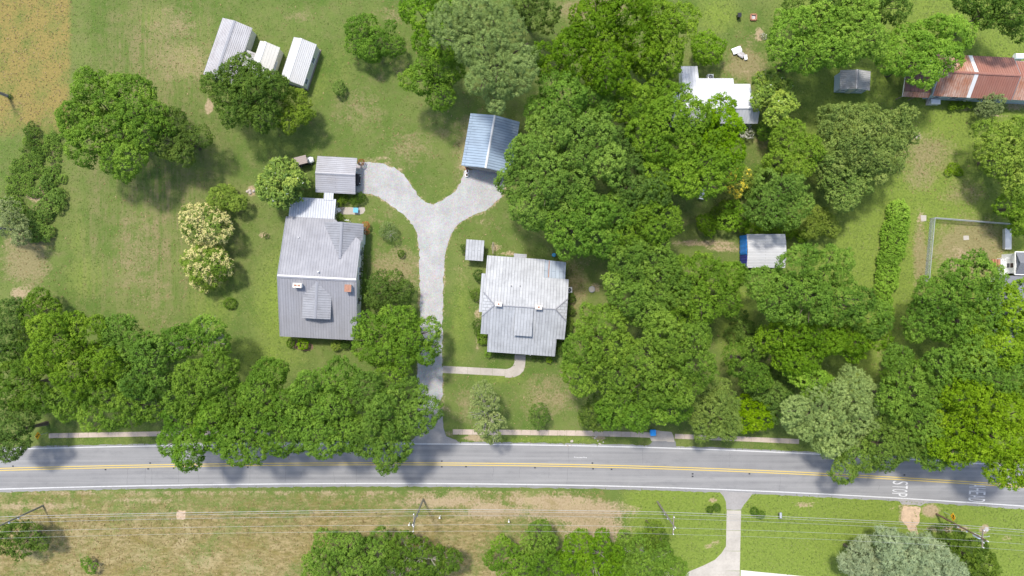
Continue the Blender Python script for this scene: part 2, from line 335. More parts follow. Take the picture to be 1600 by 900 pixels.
def leafmat(name, c0, c1, c2, flower=None, trans=0.26, rough=0.6, hv=0.12):
    m, nt, b = newmat(name)
    t = N(nt, 'ShaderNodeAttribute', attribute_name='tint').outputs['Fac']
    cr = N(nt, 'ShaderNodeValToRGB'); nt.links.new(t, cr.inputs[0])
    e = cr.color_ramp.elements; e[0].color = (*c0, 1); e[0].position = 0.0; e[1].color = (*c2, 1); e[1].position = 1.0
    k = e.new(0.5); k.color = (*c1, 1)
    c = cr.outputs[0]
    rnd = N(nt, 'ShaderNodeObjectInfo').outputs['Random']
    hs = N(nt, 'ShaderNodeHueSaturation'); nt.links.new(c, hs.inputs['Color'])
    nt.links.new(mrange(nt, rnd, 0, 1, 1-hv, 1+hv), hs.inputs['Value'])
    nt.links.new(mrange(nt, mth(nt, 'FRACT', mth(nt, 'MULTIPLY', rnd, 7.3)), 0, 1, 0.490, 0.506), hs.inputs['Hue'])
    nt.links.new(mrange(nt, mth(nt, 'FRACT', mth(nt, 'MULTIPLY', rnd, 13.7)), 0, 1, 0.95, 1.08), hs.inputs['Saturation'])
    c = hs.outputs[0]
    if flower:
        c = mix(nt, mrange(nt, t, 1.4, 1.5), c, flower)
    nt.links.new(c, b.inputs['Base Color']); b.inputs['Roughness'].default_value = rough; b.inputs['Specular IOR Level'].default_value = 0.12
    tr = N(nt, 'ShaderNodeBsdfTranslucent')
    nt.links.new(mix(nt, 1.0, c, (1.0, 1.0, 0.55), 'MULTIPLY'), tr.inputs[0])
    ms = N(nt, 'ShaderNodeMixShader'); ms.inputs[0].default_value = trans
    nt.links.new(b.outputs[0], ms.inputs[1]); nt.links.new(tr.outputs[0], ms.inputs[2])
    nt.links.new(ms.outputs[0], nt.nodes['Material Output'].inputs['Surface']); return m
L = {
 'broad':  leafmat('broad leaves', (0.075, 0.155, 0.014), (0.127, 0.236, 0.022), (0.220, 0.346, 0.039)),
 'lime':   leafmat('yellow green leaves', (0.103, 0.199, 0.013), (0.172, 0.309, 0.021), (0.290, 0.441, 0.043)),
 'deep':   leafmat('deep green leaves', (0.056, 0.112, 0.015), (0.096, 0.172, 0.022), (0.165, 0.247, 0.036)),
 'vine':   leafmat('vine leaves', (0.127, 0.237, 0.022), (0.210, 0.368, 0.032), (0.323, 0.498, 0.060), hv=0.02),
 'weed':   leafmat('weed leaves', (0.096, 0.184, 0.029), (0.154, 0.272, 0.041), (0.244, 0.367, 0.062), hv=0.02),
 'pine':   leafmat('pine needles', (0.129, 0.194, 0.057), (0.216, 0.302, 0.094), (0.328, 0.423, 0.142), trans=0.15),
 'chest':  leafmat('coarse leaves', (0.096, 0.170, 0.027), (0.182, 0.282, 0.046), (0.314, 0.408, 0.084), trans=0.2),
 'bloom':  leafmat('leaves in bloom', (0.083, 0.158, 0.023), (0.155, 0.247, 0.039), (0.226, 0.329, 0.064), flower=(0.62, 0.56, 0.23), trans=0.2),
 'glossy': leafmat('glossy leaves', (0.066, 0.130, 0.021), (0.158, 0.262, 0.030), (0.325, 0.427, 0.058), flower=(0.75, 0.73, 0.66), trans=0.12, rough=0.4),
 'blue':   leafmat('blue cedar needles', (0.180, 0.234, 0.118), (0.275, 0.339, 0.174), (0.380, 0.438, 0.234), trans=0.12),
 'cedar':  leafmat('cedar sprays', (0.101, 0.173, 0.023), (0.179, 0.262, 0.038), (0.275, 0.358, 0.062), trans=0.2),
 'grey':   leafmat('grey green leaves', (0.119, 0.170, 0.055), (0.196, 0.255, 0.084), (0.297, 0.352, 0.134), trans=0.2),
 'yellow': leafmat('yellow flowered', (0.119, 0.172, 0.026), (0.198, 0.264, 0.040), (0.317, 0.356, 0.066), flower=(0.80, 0.66, 0.07), trans=0.2),
 'white':  leafmat('white flowered', (0.106, 0.145, 0.053), (0.198, 0.238, 0.092), (0.317, 0.356, 0.158), flower=(0.70, 0.68, 0.60), trans=0.2),
 'red':    leafmat('russet leaves', (0.132, 0.079, 0.026), (0.343, 0.145, 0.053), (0.528, 0.238, 0.092), trans=0.2),
 'grass':  leafmat('grass blades', (0.098, 0.145, 0.021), (0.149, 0.198, 0.037), (0.238, 0.256, 0.085), trans=0.3),
 'hay':    leafmat('dry grass blades', (0.153, 0.119, 0.041), (0.264, 0.201, 0.075), (0.399, 0.312, 0.150), trans=0.2),
}

# ------------------------------------------------------------------ ground with painted-in soil, sward kinds and full sun on the right
rng = np.random.default_rng(7)
def ell(x, y, cx, cy, rx, ry, ang=0.0):
    a = math.radians(ang); dx, dy = x-cx, y-cy
    u = dx*math.cos(a)+dy*math.sin(a); w = -dx*math.sin(a)+dy*math.cos(a)
    return np.exp(-((u/rx)**2+(w/ry)**2))
def sm(x, a, b):
    t = np.clip((x-a)/(b-a), 0, 1); return t*t*(3-2*t)
drive_px = [(652,640),(651,600),(655,520),(656,440),(655,385),(649,357),(632,337),(607,317),(586,304),(557,302),(552,302),(552,254),(575,252),(600,255),(626,267),(641,288),(655,308),(672,321),
            (690,313),(712,298),(722,280),(725,262),(785,268),(790,300),(762,328),(733,338),(713,351),(701,371),(694,405),(691,470),(691,560),(691,640)]
def edge_dist(x, y, poly):
    d = np.full(x.shape, 1e9)
    for (x1, y1), (x2, y2) in zip(poly, poly[1:]+poly[:1]):
        dx, dy = x2-x1, y2-y1; t = np.clip(((x-x1)*dx+(y-y1)*dy)/(dx*dx+dy*dy), 0, 1)
        d = np.minimum(d, np.hypot(x-x1-t*dx, y-y1-t*dy))
    return d
def masks(x, y):
    """x, y in photo pixels on the ground"""
    dry = np.zeros_like(x)
    for c in [(270,40,60,50,.6),(285,95,70,45,.7),(40,395,45,70,.95),(60,480,40,40,.6),(470,25,40,20,.5),(560,170,60,50,.55),(610,110,60,40,.4),(640,230,60,40,.6),
              (735,235,26,70,.95),(610,20,50,25,.5),(690,200,40,50,.45),(215,400,55,110,.55),(240,460,50,45,.5),(80,230,18,20,.6),(620,420,60,45,.75),(600,340,50,30,.45),
              (720,430,25,60,.4),(730,630,35,40,.6),(860,620,60,45,.7),(880,600,40,40,.5),(900,450,30,60,.7),(770,350,60,20,.4),(950,5,60,25,.8),(905,15,40,20,.9),(870,120,30,60,.5),
              (1165,100,45,35,.85),(1175,60,20,25,.5),(1450,240,60,45,.75),(1440,270,40,40,.7),(1510,300,60,35,.6),(1520,390,75,60,1.0),(1440,400,14,80,.9),(1380,560,25,40,.4),(1120,540,35,30,.3),
              (1195,215,25,25,.6),(1160,385,50,14,.6),(1090,430,40,20,.4),(255,505,60,30,.4),(460,455,8,40,.2),(1540,570,50,50,.4),(790,610,40,30,.25),(560,390,20,40,.3),(60,330,25,20,.8),(300,180,30,30,.3),(20,160,25,12,.8)]:
        dry = np.maximum(dry, 1.2*c[4]*ell(x, y, *c[:4]))
    field = sm(x, 114, 100)*sm(y, 235, 165)
    gold = field*(0.78+0.30*np.sin(x*.11+y*.05)*np.sin(y*.083-x*.02))
    dry = np.maximum(dry, field*.6*sm(y, 90, 190))
    below = sm(y, 762, 772)
    hay = below*sm(x, 940, 760)*0.95*(0.45+0.55*sm(y, 785, 815))
    hay = hay*(0.88+0.22*np.sin(x*.021+1.0)*np.sin(x*.05+y*.06))
    hay = np.maximum(hay, below*0.55*sm(x, 960, 940))
    dirt = np.zeros_like(x)
    for c in [(60,792,110,9,.75),(220,783,120,6,.65),(560,780,130,5,.55),(700,785,110,12,.9),(770,800,70,16,1.0),(860,783,90,9,1.1),(900,800,110,22,1.05),(930,830,70,35,.95),(960,770,14,4,.5),
              (740,685,22,6,1.1),(700,678,9,8,.7),(735,335,30,6,.7),(722,262,10,16,.6),(592,247,35,6,.6),(391,298,8,10,1.2),(325,165,8,14,1.1),(413,367,14,6,.8),(60,305,22,14,1.1),(30,460,22,18,.8),
              (930,450,10,10,.9),(1420,803,16,30,.85),(1456,800,16,12,1.2),(1485,828,38,6,1.2),(1540,828,9,9,1.2),(1575,842,14,10,.6),(1258,790,20,7,.75),(1394,797,6,5,.7),(1115,783,8,5,1.0),(1110,855,12,6,.8),(1120,848,14,6,.6),
              (1100,380,60,7,.85),(1130,388,30,8,.8),(1187,52,10,14,.9),(1165,110,12,8,.6),(1435,212,12,9,.8),(752,348,8,10,.5),(775,385,14,10,.7),(795,396,18,5,.9),(745,500,5,60,.75),(1440,372,6,40,.5),(1515,170,30,6,.7),
              (560,350,16,60,.35),(935,685,18,5,.9),(1590,165,30,10,.8),(1560,180,30,6,.6),(648,300,4,30,.5),(700,640,8,40,.45),(752,470,5,60,.5),(1500,400,30,25,.6),(1440,340,9,12,.9),(281,806,8,8,.7),(1155,386,20,6,.6)]:
        dirt = np.maximum(dirt, c[4]*ell(x, y, *c[:4]))
    dirt = np.maximum(dirt, 0.55*sm(y, 764, 768)*sm(y, 779, 772)*sm(x, 960, 900))
    near = (x > 520) & (x < 820) & (y > 230) & (y < 720)
    de_ = np.full(x.shape, 1e9); de_[near] = edge_dist(x[near], y[near], drive_px); dirt = np.maximum(dirt, 0.62*np.exp(-(de_/5.0)**2))
    gold = np.maximum(gold, below*0.6*np.maximum(ell(x, y, 175, 850, 60, 35), ell(x, y, 480, 840, 120, 20)))
    lush_sunlit = sm(x, 1080, 1330)*0.75  # right side: brightness of full sun put into the grass colour
    lush_sunlit = np.maximum(lush_sunlit, below*sm(x, 940, 1010)*1.0)
    for c in [(440,480,60,110,.8),(400,560,90,40,.8),(290,95,30,30,.9),(480,130,60,60,.55),(430,220,60,30,.6),(530,100,50,60,.4),(330,480,60,60,.6),(720,500,24,110,.6),(780,590,60,18,.6),(130,430,40,50,.6),(120,370,20,60,.5),
              (150,690,120,12,.5),(850,688,180,5,.8),(1150,500,40,90,.9),(1330,350,60,60,.8),(1420,350,40,120,.9),(240,30,40,40,.5),(700,300,40,25,.4),(590,280,60,20,.4),(1120,20,50,40,.8),(1560,90,80,30,1.0),(1480,190,60,30,1.0)]:
        lush_sunlit = np.maximum(lush_sunlit, c[4]*ell(x, y, *c[:4]))
    stripe = ell(x, y, 225, 330, 115, 190)*0.95 + ell(x, y, 250, 70, 100, 80)*0.8
    stripe = np.clip(stripe, 0, 1)*sm(x, 100, 125)*sm(y, 520, 470)
    return [np.clip(a, 0, 1.2) for a in (dry, hay, dirt, gold, lush_sunlit, stripe)]

def make_ground():
    xs = np.concatenate([[-1600,-600,-250,-140], np.linspace(-100, 100, 451), [140,250,600,1600]])
    ys = np.concatenate([[-1600,-600,-250,-110], np.linspace(-62, 62, 281), [110,250,600,1600]])
    X, Y = np.meshgrid(xs, ys); nx, ny = len(xs), len(ys)
    Z = np.zeros_like(X)
    px, py = X*10+800, 450-Y*10
    v = np.stack([X.ravel(), Y.ravel(), Z.ravel()], 1)
    i = np.arange((ny-1)*(nx-1)); r, c = i//(nx-1), i % (nx-1)
    q = np.stack([r*nx+c, r*nx+c+1, (r+1)*nx+c+1, (r+1)*nx+c], 1)
    me = bpy.data.meshes.new('ground')
    me.vertices.add(len(v)); me.vertices.foreach_set('co', v.ravel())
    me.loops.add(q.size); me.loops.foreach_set('vertex_index', q.ravel().astype(np.int32))
    me.polygons.add(len(q)); me.polygons.foreach_set('loop_start', (np.arange(len(q))*4).astype(np.int32))
    me.update(calc_edges=True)
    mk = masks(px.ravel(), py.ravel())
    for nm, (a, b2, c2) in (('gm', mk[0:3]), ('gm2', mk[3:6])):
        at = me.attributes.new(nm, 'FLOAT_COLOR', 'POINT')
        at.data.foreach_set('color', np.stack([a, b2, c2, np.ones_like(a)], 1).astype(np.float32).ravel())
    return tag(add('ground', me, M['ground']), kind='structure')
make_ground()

# ------------------------------------------------------------------ road
cx = np.array([-200, 0, 265, 400, 600, 800, 1000, 1200, 1400, 1560, 1800])
cy = np.array([741.5, 734.3, 728, 726.6, 725.6, 726.6, 730.6, 737.8, 748.2, 758, 774])
pf = np.polyfit(cx/1000., cy, 5)
def rc(x):
    if x < -150: return float(np.polyval(pf, -0.15)) + (x+150)*-0.034
    if x > 1750: return float(np.polyval(pf, 1.75)) + (x-1750)*0.07
    return float(np.polyval(pf, x/1000.))
def strip(xa, xb, off0, off1, z, step=8.0, jit=0.0, seed=1):
    rr = random.Random(seed)
    n = max(1, int(abs(xb-xa)/step)); mb = MB(); rows = []
    for i in range(n+1):
        x = xa+(xb-xa)*i/n; y = rc(x)
        j0 = rr.uniform(-jit, jit); j1 = rr.uniform(-jit, jit)
        mb.v.append((*P(x, y+off1+j1), z)); mb.v.append((*P(x, y+off0+j0), z))
    for i in range(n): mb.f.append((2*i, 2*i+2, 2*i+3, 2*i+1))
    return mb
road = tag(strip(-5000, 6600, -34.5, 36, 0.012, 6, 0.9).build('road', M['road']), kind='structure')
strip(-1500, 2600, -32.0, -30.4, 0.017).build('edge_line', M['pwhite'], road)
strip(-1500, 2600, 30.1, 31.7, 0.017).build('edge_line', M['pwhite'], road)
strip(-1500, 2600, -2.3, -0.9, 0.017).build('centre_line', M['pyellow'], road)
strip(-1500, 2600, 1.0, 2.4, 0.017).build('centre_line', M['pyellow'], road)
rr = random.Random(3)
def crack(x, o0, o1, w=0.035):
    mb = MB(); n = 9; pts = []
    dx = 0
    for i in range(n+1):
        dx += rr.uniform(-0.7, 0.7); pts.append(Vector((*P(x+dx, rc(x)+o0+(o1-o0)*i/n), 0.0165)))
    for i in range(n):
        a, b = pts[i], pts[i+1]; s = Vector((w*rr.uniform(.5, 1.2)/2, 0, 0)); mb.poly([a-s, a+s, b+s, b-s])
    mb.build('crack', M['tar'], road)
for x in (198, 225, 236, 276, 308, 346, 390, 446, 556, 603): crack(x, 4, 29)
for x in (770, 813, 858, 888, 1220, 1376, 470, 520): crack(x, rr.choice((4, 12)), rr.choice((20, 29)))
for x in (888, 1005, 1140, 640, 560): crack(x, -28, -5)
for x, s in ((18,-4.5),(163,4.5),(233,-4.5),(230,4.5),(270,4),(363,-4.5),(386,4),(690,-4.5),(690,4.5),(728,4),(836,4.5),(926,-4.5),(927,4.5),(956,4.5),(1083,8),(1083,12),(1172,4.5),(1415,-6)):
    mb = MB(); p = P(x, rc(x)+s); mb.quadbox(p[0]-.13, p[0]+.13, p[1]-.09, p[1]+.09, 0.013, 0.04); mb.build('road_stud', M['black'], road)

def road_text(word, x0, x1, y0, y1, name):
    """letters stretched along the lane, read by traffic heading right"""
    n = len(word); H = (y1-y0)/10.0; LW = H/n; LL = (x1-x0)/10.0
    tilt = math.atan2(-(rc(x1)-rc(x0)), (x1-x0))
    root = empty(name, (*P((x0+x1)/2, (y0+y1)/2), 0.0185), tilt); root.parent = road
    for i, ch in enumerate(word):
        cu = bpy.data.curves.new('glyph', 'FONT'); cu.body = ch; cu.size = 1.0; cu.offset = -0.004
        to = bpy.data.objects.new('glyph', cu); me = bpy.data.meshes.new_from_object(to)
        bpy.data.objects.remove(to); bpy.data.curves.remove(cu)
        co_ = np.array([v.co[:] for v in me.vertices]); mn, mx = co_.min(0), co_.max(0)
        u = (co_[:, 0]-mn[0])/(mx[0]-mn[0]); w = (co_[:, 1]-mn[1])/(mx[1]-mn[1])
        X = (w-0.5)*LL; Yv = H/2 - i*LW - (0.06+u*0.80)*LW
        for k, vv in enumerate(me.vertices): vv.co = (X[k], Yv[k], 0)
        me.flip_normals() if me.polygons and me.polygons[0].normal.z < 0 else None
        add('letter', me, M['pwhite'], root)
road_text('STOP', 1396, 1420, 752.5, 777.5, 'stop_lettering')
road_text('AHEAD', 1516, 1542, 757.5, 785.5, 'ahead_lettering')
for k in range(9):
    mb = MB(); p = P(898+k*2.3, 715.5+rr.uniform(-.5, .5)); mb.quadbox(p[0]-.07, p[0]+.07, p[1]-.06, p[1]+.06, 0.013, 0.0175)
    mb.build('survey_mark', M['pwhite'], road)

# ------------------------------------------------------------------ flat sheets: drives and walks
def densify(poly, step, jit, seed=2):
    r2 = random.Random(seed); out = []
    n = len(poly)
    for i in range(n):
        a, b = poly[i], poly[(i+1) % n]; d = math.hypot(b[0]-a[0], b[1]-a[1]); k = max(1, int(d/step))
        for j in range(k):
            t = j/k; out.append((a[0]+(b[0]-a[0])*t + r2.uniform(-jit, jit), a[1]+(b[1]-a[1])*t + r2.uniform(-jit, jit)))
    return out
def chaikin(poly, it=2):
    for _ in range(it):
        o = []
        for i in range(len(poly)):
            a, b = poly[i], poly[(i+1) % len(poly)]
            o += [(a[0]*.75+b[0]*.25, a[1]*.75+b[1]*.25), (a[0]*.25+b[0]*.75, a[1]*.25+b[1]*.75)]
        poly = o
    return poly
def world_poly(px): 
    w = [P(x, y) for (x, y) in px]
    ar = sum(w[i][0]*w[(i+1) % len(w)][1]-w[(i+1) % len(w)][0]*w[i][1] for i in range(len(w)))
    return w if ar > 0 else w[::-1]
def sheet(name, px, z, mat, jit=0.0, step=6, smooth=0, kind='structure', parent=None, thick=None, seed=2):
    if smooth: px = chaikin(px, smooth)
    if jit: px = densify(px, step, jit, seed)
    w = world_poly(px); mb = MB(); mb.prism(w, z-(thick or 0.03), z)
    o = mb.build(name, mat, parent)
    return tag(o, kind=kind) if kind else o
drive = sheet('driveway', chaikin(drive_px, 1), 0.016, M['gravel'], 1.3, 4)
sheet('road_apron', [(636,694),(648,684),(653,668),(652,639),(691,639),(692,668),(697,682),(712,688),(718,694)], 0.0155, M['apron'], 0.6, 5)
sheet('road_apron', [(1010,700),(1019,692),(1022,686),(1056,689),(1058,701)], 0.0155, M['patch'], 0.6, 4)
sheet('road_apron', [(1018,689.5),(1016,683),(1018,672),(1050,676),(1053,681),(1055,692),(1040,690)], 0.02, M['walk'], 0.4, 4)
sheet('road_apron', [(1124,768),(1131,776),(1135,785),(1136,797.5),(1159,797.5),(1164,790),(1172,779),(1178,771)], 0.0155, M['apron'], 0.5, 5)
sheet('road_apron', [(1404,780),(1411,789),(1440,791),(1452,785),(1460,782)], 0.0155, M['apron'], 0.7, 5)
sheet('gravel_patch', [(1412,792),(1440,793),(1439,816),(1434,824),(1437,836),(1430,838),(1418,824),(1410,812)], 0.008, M['dirt'], 1.2, 4)
sheet('gravel_patch', [(274,799),(288,799),(288,812),(275,813)], 0.008, M['dirt'], 1.0, 4)

def slabs(owner_name, path, width_px, seg, mat, z=0.03, name='concrete_slab', gap=0.25):
    """a walk cast in bays: path in photo px, each bay its own slab"""
    root = empty(owner_name, (*P(*path[0]), 0)); tag(root, kind='structure')
    pts = [Vector((x, y)) for x, y in path]; acc = []
    for a, b in zip(pts, pts[1:]):
        d = (b-a).length; n = max(1, round(d/seg))
        for i in range(n): acc.append((a+(b-a)*(i/n), a+(b-a)*((i+1)/n)))
    rr = random.Random(5); bx, by = P(*path[0])
    for (a, b) in acc:
        d = (b-a).normalized(); nn = Vector((-d.y, d.x))*width_px/2
        a2, b2 = a+d*gap/2, b-d*gap/2
        w = world_poly([tuple(a2-nn), tuple(b2-nn), tuple(b2+nn), tuple(a2+nn)])
        w = [(x-bx, y-by) for x, y in w]
        MB().prism(w, -0.05, z+rr.uniform(-0.004, 0.006)).build(name, mat, root)
    return root
slabs('sidewalk', [(74,681.5),(245,678.5),(420,677)], 7.5, 15, M['sidewalk'])
slabs('sidewalk', [(707,675.5),(800,676.2),(900,677.3),(1000,679.8),(1017,680.5)], 8.2, 15, M['sidewalk'])
slabs('sidewalk', [(1055,682.3),(1130,685.2),(1250,690.5)], 7.5, 15, M['sidewalk'])
slabs('front_walk', [(691.5,577.5),(789,582.5)], 11, 20, M['walk'])
fw = empty('front_walk', (*P(812, 560), 0)); tag(fw, kind='structure')
def relpoly(px, o): return [(x-o[0], y-o[1]) for x, y in world_poly(px)]
oo = P(812, 560)
MB().prism(relpoly([(789.3,577.2),(792,577),(797,575.5),(801.5,572),(804,566),(804.3,554),(821.5,555),(820.5,572),(818,580),(812,586),(804,589.5),(796,590.5),(789.1,590)], oo), -0.05, 0.032).build('concrete_slab', M['walk'], fw)
cd = empty('concrete_driveway', (*P(1147, 850), 0)); tag(cd, kind='structure'); oo = P(1147, 850)
for ya, yb in ((798.3, 830), (830.3, 862), (862.3, 893), (893.3, 960)):
    f = lambda y: 1136.5+(798-y)*0.02
    MB().prism(relpoly([(f(ya),ya),(f(ya)+22.5,ya+0.4),(f(yb)+22.3,yb),(f(yb)+0,yb)], oo), -0.05, 0.03).build('concrete_slab', M['slab'], cd)
MB().prism(relpoly([(1135.2,855),(1135,862),(1134.6,935),(1060,960),(1066,905),(1078,894),(1100,885),(1118,876),(1128,866)], oo), -0.05, 0.026).build('concrete_slab', M['slab'], cd)
MB().prism(relpoly([(1158.5,892),(1192,895.5),(1230,899),(1300,906),(1300,960),(1157.5,960)], oo), -0.05, 0.028).build('concrete_slab', M['slabwhite'], cd)
MB().prism(relpoly([(1160,1000),(1161,990),(1175,990),(1175,1000)], oo), -0.05, 0.02)
tag(sheet('patio', [(522,323),(569,324),(570,328),(567,333),(562,335),(524,334)], 0.03, M['walk'], 0.3, 4, kind=None), kind='structure')
tag(sheet('paving_slab', [(1440,336),(1449,336),(1449,345),(1441,345.5)], 0.06, M['slab'], 0.15, 3, kind=None), 'pale square concrete slab by the corner of the wire fence', 'paving slab')
tag(sheet('paving_slab', [(1507,368),(1515.5,368),(1516,374.5),(1507.5,375)], 0.05, M['slab'], 0.15, 3, kind=None), 'small square paver lying inside the fenced dog yard', 'paving slab')
tag(sheet('mulch_bed', [(452,533),(462,532),(488,536),(488,547),(478,550),(464,546),(453,542)], 0.01, M['mulch'], 0.6, 4, 1), kind='structure')

# ------------------------------------------------------------------ building kit
def roof_panel(parent, pts, ribdir, mat, spacing=0.45, rh=0.05, rw=0.07, name='roof_slope', thick=0.05, label=None):
    pts = [Vector(p) for p in pts]
    n = Vector((0, 0, 0))
    for i in range(len(pts)): 
        a, b = pts[i], pts[(i+1) % len(pts)]
        n += Vector(((a.y-b.y)*(a.z+b.z), (a.z-b.z)*(a.x+b.x), (a.x-b.x)*(a.y+b.y)))
    n.normalize()
    if n.z < 0: pts = pts[::-1]; n = -n
    mb = MB(); k = len(pts); b = 0
    mb.v = [tuple(p) for p in pts]+[tuple(p-n*thick) for p in pts]
    mb.f = [tuple(range(k)), tuple(range(2*k-1, k-1, -1))] + [(i, k+i, k+(i+1) % k, (i+1) % k) for i in range(k)]
    if spacing:
        d = Vector(ribdir); d = (d-n*d.dot(n)).normalized(); q = n.cross(d)
        o = pts[0]; uv = [((p-o).dot(d), (p-o).dot(q)) for p in pts]
        q0, q1 = min(u[1] for u in uv), max(u[1] for u in uv)
        e = Vector((1, 0, 0)) if abs(q.x) > abs(q.y) else Vector((0, 1, 0)); qe = q.dot(e); base = o.dot(e)
        ca, cb = sorted((base+q0*qe, base+q1*qe))
        for i in range(math.ceil(ca/spacing), math.floor(cb/spacing)+1):
            y = (i*spacing-base)/qe; y = min(max(y, q0+rw*0.55), q1-rw*0.55); xs = []
            for j in range(k):
                (xa, ya), (xb, yb) = uv[j], uv[(j+1) % k]
                if (ya-y)*(yb-y) <= 0 and abs(yb-ya) > 1e-6:
                    xs.append(xa+(xb-xa)*(y-ya)/(yb-ya))
            if len(xs) < 2: continue
            x0, x1 = min(xs), max(xs)
            if x1-x0 < 0.1: continue
            bb = len(mb.v)
            for xx in (x0, x1):
                for (yy, zz) in ((y-rw/2, -0.004), (y-rw/4, rh), (y+rw/4, rh), (y+rw/2, -0.004)):
                    mb.v.append(tuple(o+d*xx+q*yy+n*zz))
            mb.f += [(bb, bb+1, bb+5, bb+4), (bb+1, bb+2, bb+6, bb+5), (bb+2, bb+3, bb+7, bb+6), (bb+3, bb+2, bb+1, bb), (bb+4, bb+5, bb+6, bb+7)]
    o = mb.build(name, mat, parent)
    if label: o['label'] = label
    return o
def bar(parent, a, b, w, h, mat, name):
    """a capping strip from a to b, w wide, h proud"""
    a, b = Vector(a), Vector(b); d = (b-a).normalized(); q = d.cross(Vector((0, 0, 1))).normalized(); mb = MB()
    up = q.cross(d)
    for p in (a, b):
        for (s, z) in ((-w/2, -h*0.4), (0, h), (w/2, -h*0.4), (0, -h)): mb.v.append(tuple(p+q*s+up*z))
    mb.f = [(0, 1, 5, 4), (1, 2, 6, 5), (2, 3, 7, 6), (3, 0, 4, 7), (3, 2, 1, 0), (4, 5, 6, 7)]
    return mb.build(name, mat, parent)
def gable(parent, x0, x1, y0, y1, ze, zr, axis='x', over=0.35, mroof=None, mwall=None, spacing=0.45, rib='down', cap=None, rid=None, walls=True, rh=0.05, capw=0.4):
    """x0..y1 = roof outline in plan. Ridge along axis."""
    if axis == 'x':
        m = rid if rid is not None else (y0+y1)/2; rd = (0, 1, 0) if rib == 'down' else (1, 0, 0)
        roof_panel(parent, [(x0, y0, ze), (x1, y0, ze), (x1, m, zr), (x0, m, zr)], rd, mroof, spacing, rh)
        roof_panel(parent, [(x0, m, zr), (x1, m, zr), (x1, y1, ze), (x0, y1, ze)], rd, mroof, spacing, rh)
        if cap: bar(parent, (x0, m, zr+0.03), (x1, m, zr+0.03), capw, 0.05, cap, 'ridge_cap')
        if walls:
            X0, X1, Y0, Y1 = x0+over, x1-over, y0+over, y1-over
            s0 = (zr-ze)/(m-y0); s1 = (zr-ze)/(y1-m)
            mb = MB(); prof = [(Y0, 0), (Y1, 0), (Y1, ze+over*s1-0.09), (m, zr-0.09), (Y0, ze+over*s0-0.09)]
            for x in (X0, X1): mb.v += [(x, y, z) for y, z in prof]
            mb.f = [(4, 3, 2, 1, 0), (5, 6, 7, 8, 9)] + [(i, (i+1) % 5, 5+(i+1) % 5, 5+i) for i in range(5)]
            mb.build('wall', mwall, parent)
    else:
        m = rid if rid is not None else (x0+x1)/2; rd = (1, 0, 0) if rib == 'down' else (0, 1, 0)
        roof_panel(parent, [(x0, y0, ze), (m, y0, zr), (m, y1, zr), (x0, y1, ze)], rd, mroof, spacing, rh)
        roof_panel(parent, [(m, y0, zr), (x1, y0, ze), (x1, y1, ze), (m, y1, zr)], rd, mroof, spacing, rh)
        if cap: bar(parent, (m, y0, zr+0.03), (m, y1, zr+0.03), capw, 0.05, cap, 'ridge_cap')
        if walls:
            X0, X1, Y0, Y1 = x0+over, x1-over, y0+over, y1-over
            s0 = (zr-ze)/(m-x0); s1 = (zr-ze)/(x1-m)
            mb = MB(); prof = [(X0, 0), (X1, 0), (X1, ze+over*s1-0.09), (m, zr-0.09), (X0, ze+over*s0-0.09)]
            for y in (Y0, Y1): mb.v += [(x, y, z) for x, z in prof]
            mb.f = [(0, 1, 2, 3, 4), (9, 8, 7, 6, 5)] + [(5+i, 5+(i+1) % 5, (i+1) % 5, i) for i in range(5)]
            mb.build('wall', mwall, parent)
def window(parent, p, face, w, h, name='window'):
    """p = centre on the wall plane (local), face 'x+','x-','y-','y+'"""
    s = 1 if face[1] == '+' else -1
    def bx(mb, u0, u1, z0, z1, d0, d1):
        if face[0] == 'x': mb.quadbox(min(p[0]+s*d0, p[0]+s*d1), max(p[0]+s*d0, p[0]+s*d1), p[1]+u0, p[1]+u1, p[2]+z0, p[2]+z1)
        else: mb.quadbox(p[0]+u0, p[0]+u1, min(p[1]+s*d0, p[1]+s*d1), max(p[1]+s*d0, p[1]+s*d1), p[2]+z0, p[2]+z1)
    mb = MB(); t = 0.09
    bx(mb, -w/2-t, w/2+t, h/2, h/2+t, -0.02, 0.06); bx(mb, -w/2-t, w/2+t, -h/2-t, -h/2, -0.02, 0.09)
    bx(mb, -w/2-t, -w/2, -h/2, h/2, -0.02, 0.06); bx(mb, w/2, w/2+t, -h/2, h/2, -0.02, 0.06)
    bx(mb, -w/2, w/2, -0.025, 0.025, -0.01, 0.045)
    o = mb.build(name, M['trim'], parent)
    mb = MB(); bx(mb, -w/2, w/2, -h/2, -0.027, -0.01, 0.02); mb.build('pane', M['dark'], o)
    mb = MB(); bx(mb, -w/2, w/2, 0.027, h/2, -0.01, 0.024); mb.build('pane', M['dark'], o)
    return o
def door(parent, p, face, w, h, mat):
    s = 1 if face[1] == '+' else -1; mb = MB()
    def bx(mb, u0, u1, z0, z1, d0, d1):
        if face[0] == 'x': mb.quadbox(min(p[0]+s*d0, p[0]+s*d1), max(p[0]+s*d0, p[0]+s*d1), p[1]+u0, p[1]+u1, p[2]+z0, p[2]+z1)
        else: mb.quadbox(p[0]+u0, p[0]+u1, min(p[1]+s*d0, p[1]+s*d1), max(p[1]+s*d0, p[1]+s*d1), p[2]+z0, p[2]+z1)
    bx(mb, -w/2, w/2, 0.02, h, -0.02, 0.05); o = mb.build('door', mat, parent)
    mb = MB(); bx(mb, w/2-0.16, w/2-0.10, 1.0, 1.06, 0.05, 0.11); mb.build('handle', M['galv'], o)
    return o
